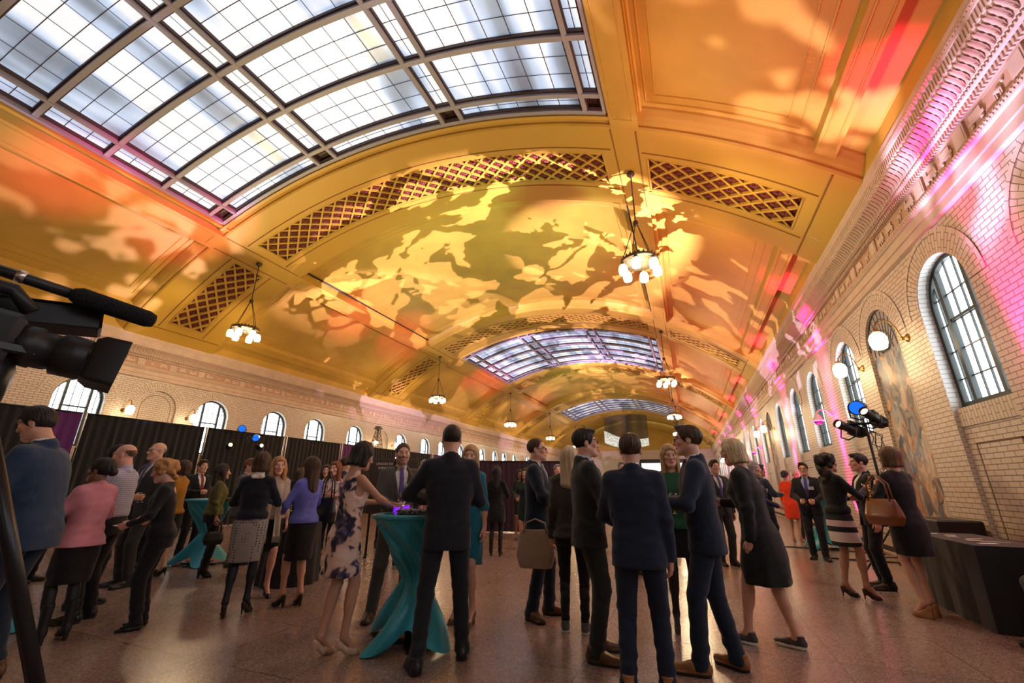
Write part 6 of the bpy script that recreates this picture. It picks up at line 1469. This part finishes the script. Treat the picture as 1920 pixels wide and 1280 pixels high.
# ================================================================ things the guests hold or carry
def at(k,s): return pp[k]['grip'][s]
def glass_in(k,s,kind,label,liq=None):
    p=at(k,s)
    if kind=='wine': return wineglass((p.x,p.y,p.z-.10),label,liq or M_WINE,'drinks in guests hands')
    return tumbler((p.x,p.y,p.z-.055),label,liq or M_BEER,'drinks in guests hands')
glass_in('p30',1,'tumbler','short pink drink held by the woman in the striped skirt',M_PINKD)
glass_in('p25',1,'wine','wine glass held by the blonde woman in the green top')
glass_in('p21',1,'tumbler','tumbler held by the man with the pale striped tie') if False else None
glass_in('p2',1,'tumbler','tumbler held by the large man in the dark blue jacket')
glass_in('p23',1,'tumbler','tumbler held by the man in the charcoal suit and light blue shirt')
glass_in('p26',1,'wine','wine glass held by the man in navy facing left in the front group')
glass_in('p9',-1,'wine','wine glass held by the woman in the olive shirt')
glass_in('p12',1,'tumbler','tumbler held by the woman in the cream scarf') if False else None
glass_in('p13',1,'wine','wine glass held by the woman in the violet cardigan')
glass_in('p29',1,'tumbler','dark drink held by the man with the purple tie and badge near the right wall',M_WINE)
glass_in('p5',1,'tumbler','tumbler held by the man in the pale blue shirt')
glass_in('p4',-1,'wine','wine glass held by the woman in the pink jacket')
# plate
p=at('p8',1); e=empty('plate',(p.x,p.y,p.z-.01)); tag(e,'small white plate held by the woman with curly blonde hair','plate'); m=M(); m.lathe([(.001,0),(.05,0),(.085,.014),(.09,.016),(.085,.019),(.05,.006),(.001,.005)],28); build(m,'dish',mat('white china',(.78,.78,.76),.2),e)
# phone on the table edge in the floral woman's hands
e=empty('phone',(CT.x-.20,CT.y-.16,1.052),.6); tag(e,'dark phone under the hands of the woman in the floral dress','phone'); m=M(); m.box((-.036,-.074,0),(.036,.074,.008),0,bev=.003); build(m,'phone_body',M_BLACK,e); m=M(); m.box((-.033,-.068,.008),(.033,.068,.0088)); build(m,'screen',mat('phone glass',(.02,.02,.03),.08),e)
# scarf, bags
def bag(name,loc,rz,label,mt,sx,sy,sz,strap,cat='bag',chain=False):
    e=empty(name,loc,rz); tag(e,label,cat); f=Field((-sx-.05,-sy-.05,-.04),(sx+.05,sy+.05,sz+.08),.011)
    f.add(loft([(0,sx*.82,sy*.95,0),(sz*.35,sx,sy,0),(sz*.8,sx*.86,sy*.6,0),(sz,sx*.78,sy*.28,0)],3),.01); P,F=f.nets(); P=relax(P,F,2); link('bag_body',npmesh('bag_body',P,F),e,[mt])
    m=M(); 
    for s in (-1,1): m.tube([(-sx*.6,s*sy*.3,sz*.9),(-sx*.5,s*sy*.3,sz+strap*.6),(0,s*sy*.15,sz+strap),(sx*.5,s*sy*.3,sz+strap*.6),(sx*.6,s*sy*.3,sz*.9)],.009,6)
    build(m,'strap',mt,e)
    if chain:
        m=M()
        for k in range(9): m.sphere((sx*.55*(1-k*.05),0,sz*.95+k*.03),.016,8,5,0,(1,.6,1))
        build(m,'chain_links',M_BRASS,e)
    return e
M_TAN=mat('brown leather bag',(.20,.065,.025),.3,var=.1,coat=.2); M_BBAG=mat('black leather bag',(.012,.012,.013),.35); M_BEIGE=mat('beige canvas',(.42,.32,.25),.8,bump=.2,bscale=60)
def carry(k,lx,ly,lz): return pp[k]['M']@Vector((lx,ly,lz))
rzp=lambda k:pp[k]['th']-pi/2
p=carry('p31',-.34,-.05,.90); bag('handbag',p,rzp('p31')+pi/2,'brown leather handbag with brass chain on the shoulder of the woman in black',M_TAN,.20,.085,.27,.26,chain=True)
p=carry('p13',.27,-.03,.86); bag('shoulder_bag',p,rzp('p13')+pi/2,'black shoulder bag hanging beside the violet cardigan',M_BBAG,.16,.065,.28,.30)
p=carry('p9',.32,.02,.46); bag('handbag',p,rzp('p9')+pi/2,'black handbag carried by the woman in the olive shirt',M_BBAG,.13,.06,.18,.14)
p=carry('p21',-.02,-.30,.55) if False else carry('p21',.30,.02,.50); bag('stand_in_tote',p,rzp('p21')+pi/2,'added beige tote, stand-in for a blurred skirt, beside the man with the pale striped tie',M_BEIGE,.20,.06,.36,.10)  # added tote stands in for a motion-blurred beige skirt
p=carry('p20',-.26,.0,.98); bag('shoulder_bag',p,rzp('p20')+pi/2,'dark shoulder bag with gold strap on the woman in tall boots',M_BBAG,.14,.06,.2,.25)
# long cream scarf of the woman in front of the violet cardigan
k='p12'; r_=pp[k]['root']; m=M(); S_=pp[k]['S']
for s in (-1,1):
    path=[(0,-.085,1.50),(s*.075,-.02,1.49),(s*.075,.10,1.40),(s*.07,.155,1.26),(s*.075,.14,1.05),(s*.08,.15,.85),(s*.085,.16,.70)]; P=[]
    for i,(x,y,z) in enumerate(path): P.append([((x+.045*(j-2)/2)*S_,(y+.012*math.sin(j*2.2+i))*S_,z*S_+.07) for j in range(5)])
    m.grid(P,0,True)
    for j in range(7): m.tube([tuple(Vector(P[-1][0]).lerp(Vector(P[-1][4]),j/6)),tuple(Vector(P[-1][0]).lerp(Vector(P[-1][4]),j/6)+Vector((0,.004,-.07)))],.003,4)
build(m,'scarf',cloth('cream scarf weave',(.60,.52,.44)),r_)
# chair under the seated guest
e=empty('folding_chair',(3.12,5.46,0),math.radians(90)); tag(e,'black chair under the seated guest at the right edge','chair')
m=M(); m.box((-.22,-.24,.42),(.22,.22,.445),0,bev=.01); build(m,'seat',M_BLACK,e); m=M(); m.box((-.21,-.30,.62),(.21,-.275,.90),0,bev=.01); build(m,'backrest',M_BLACK,e)
for sx in (-1,1):
    for y0,y1,z1 in ((.20,.20,.43),(-.24,-.285,.88)): m=M(); m.tube([(sx*.20,y0 if y0>0 else -.22,0),(sx*.20,y1,z1)],.012,8); build(m,'leg',M_BLACKM,e)
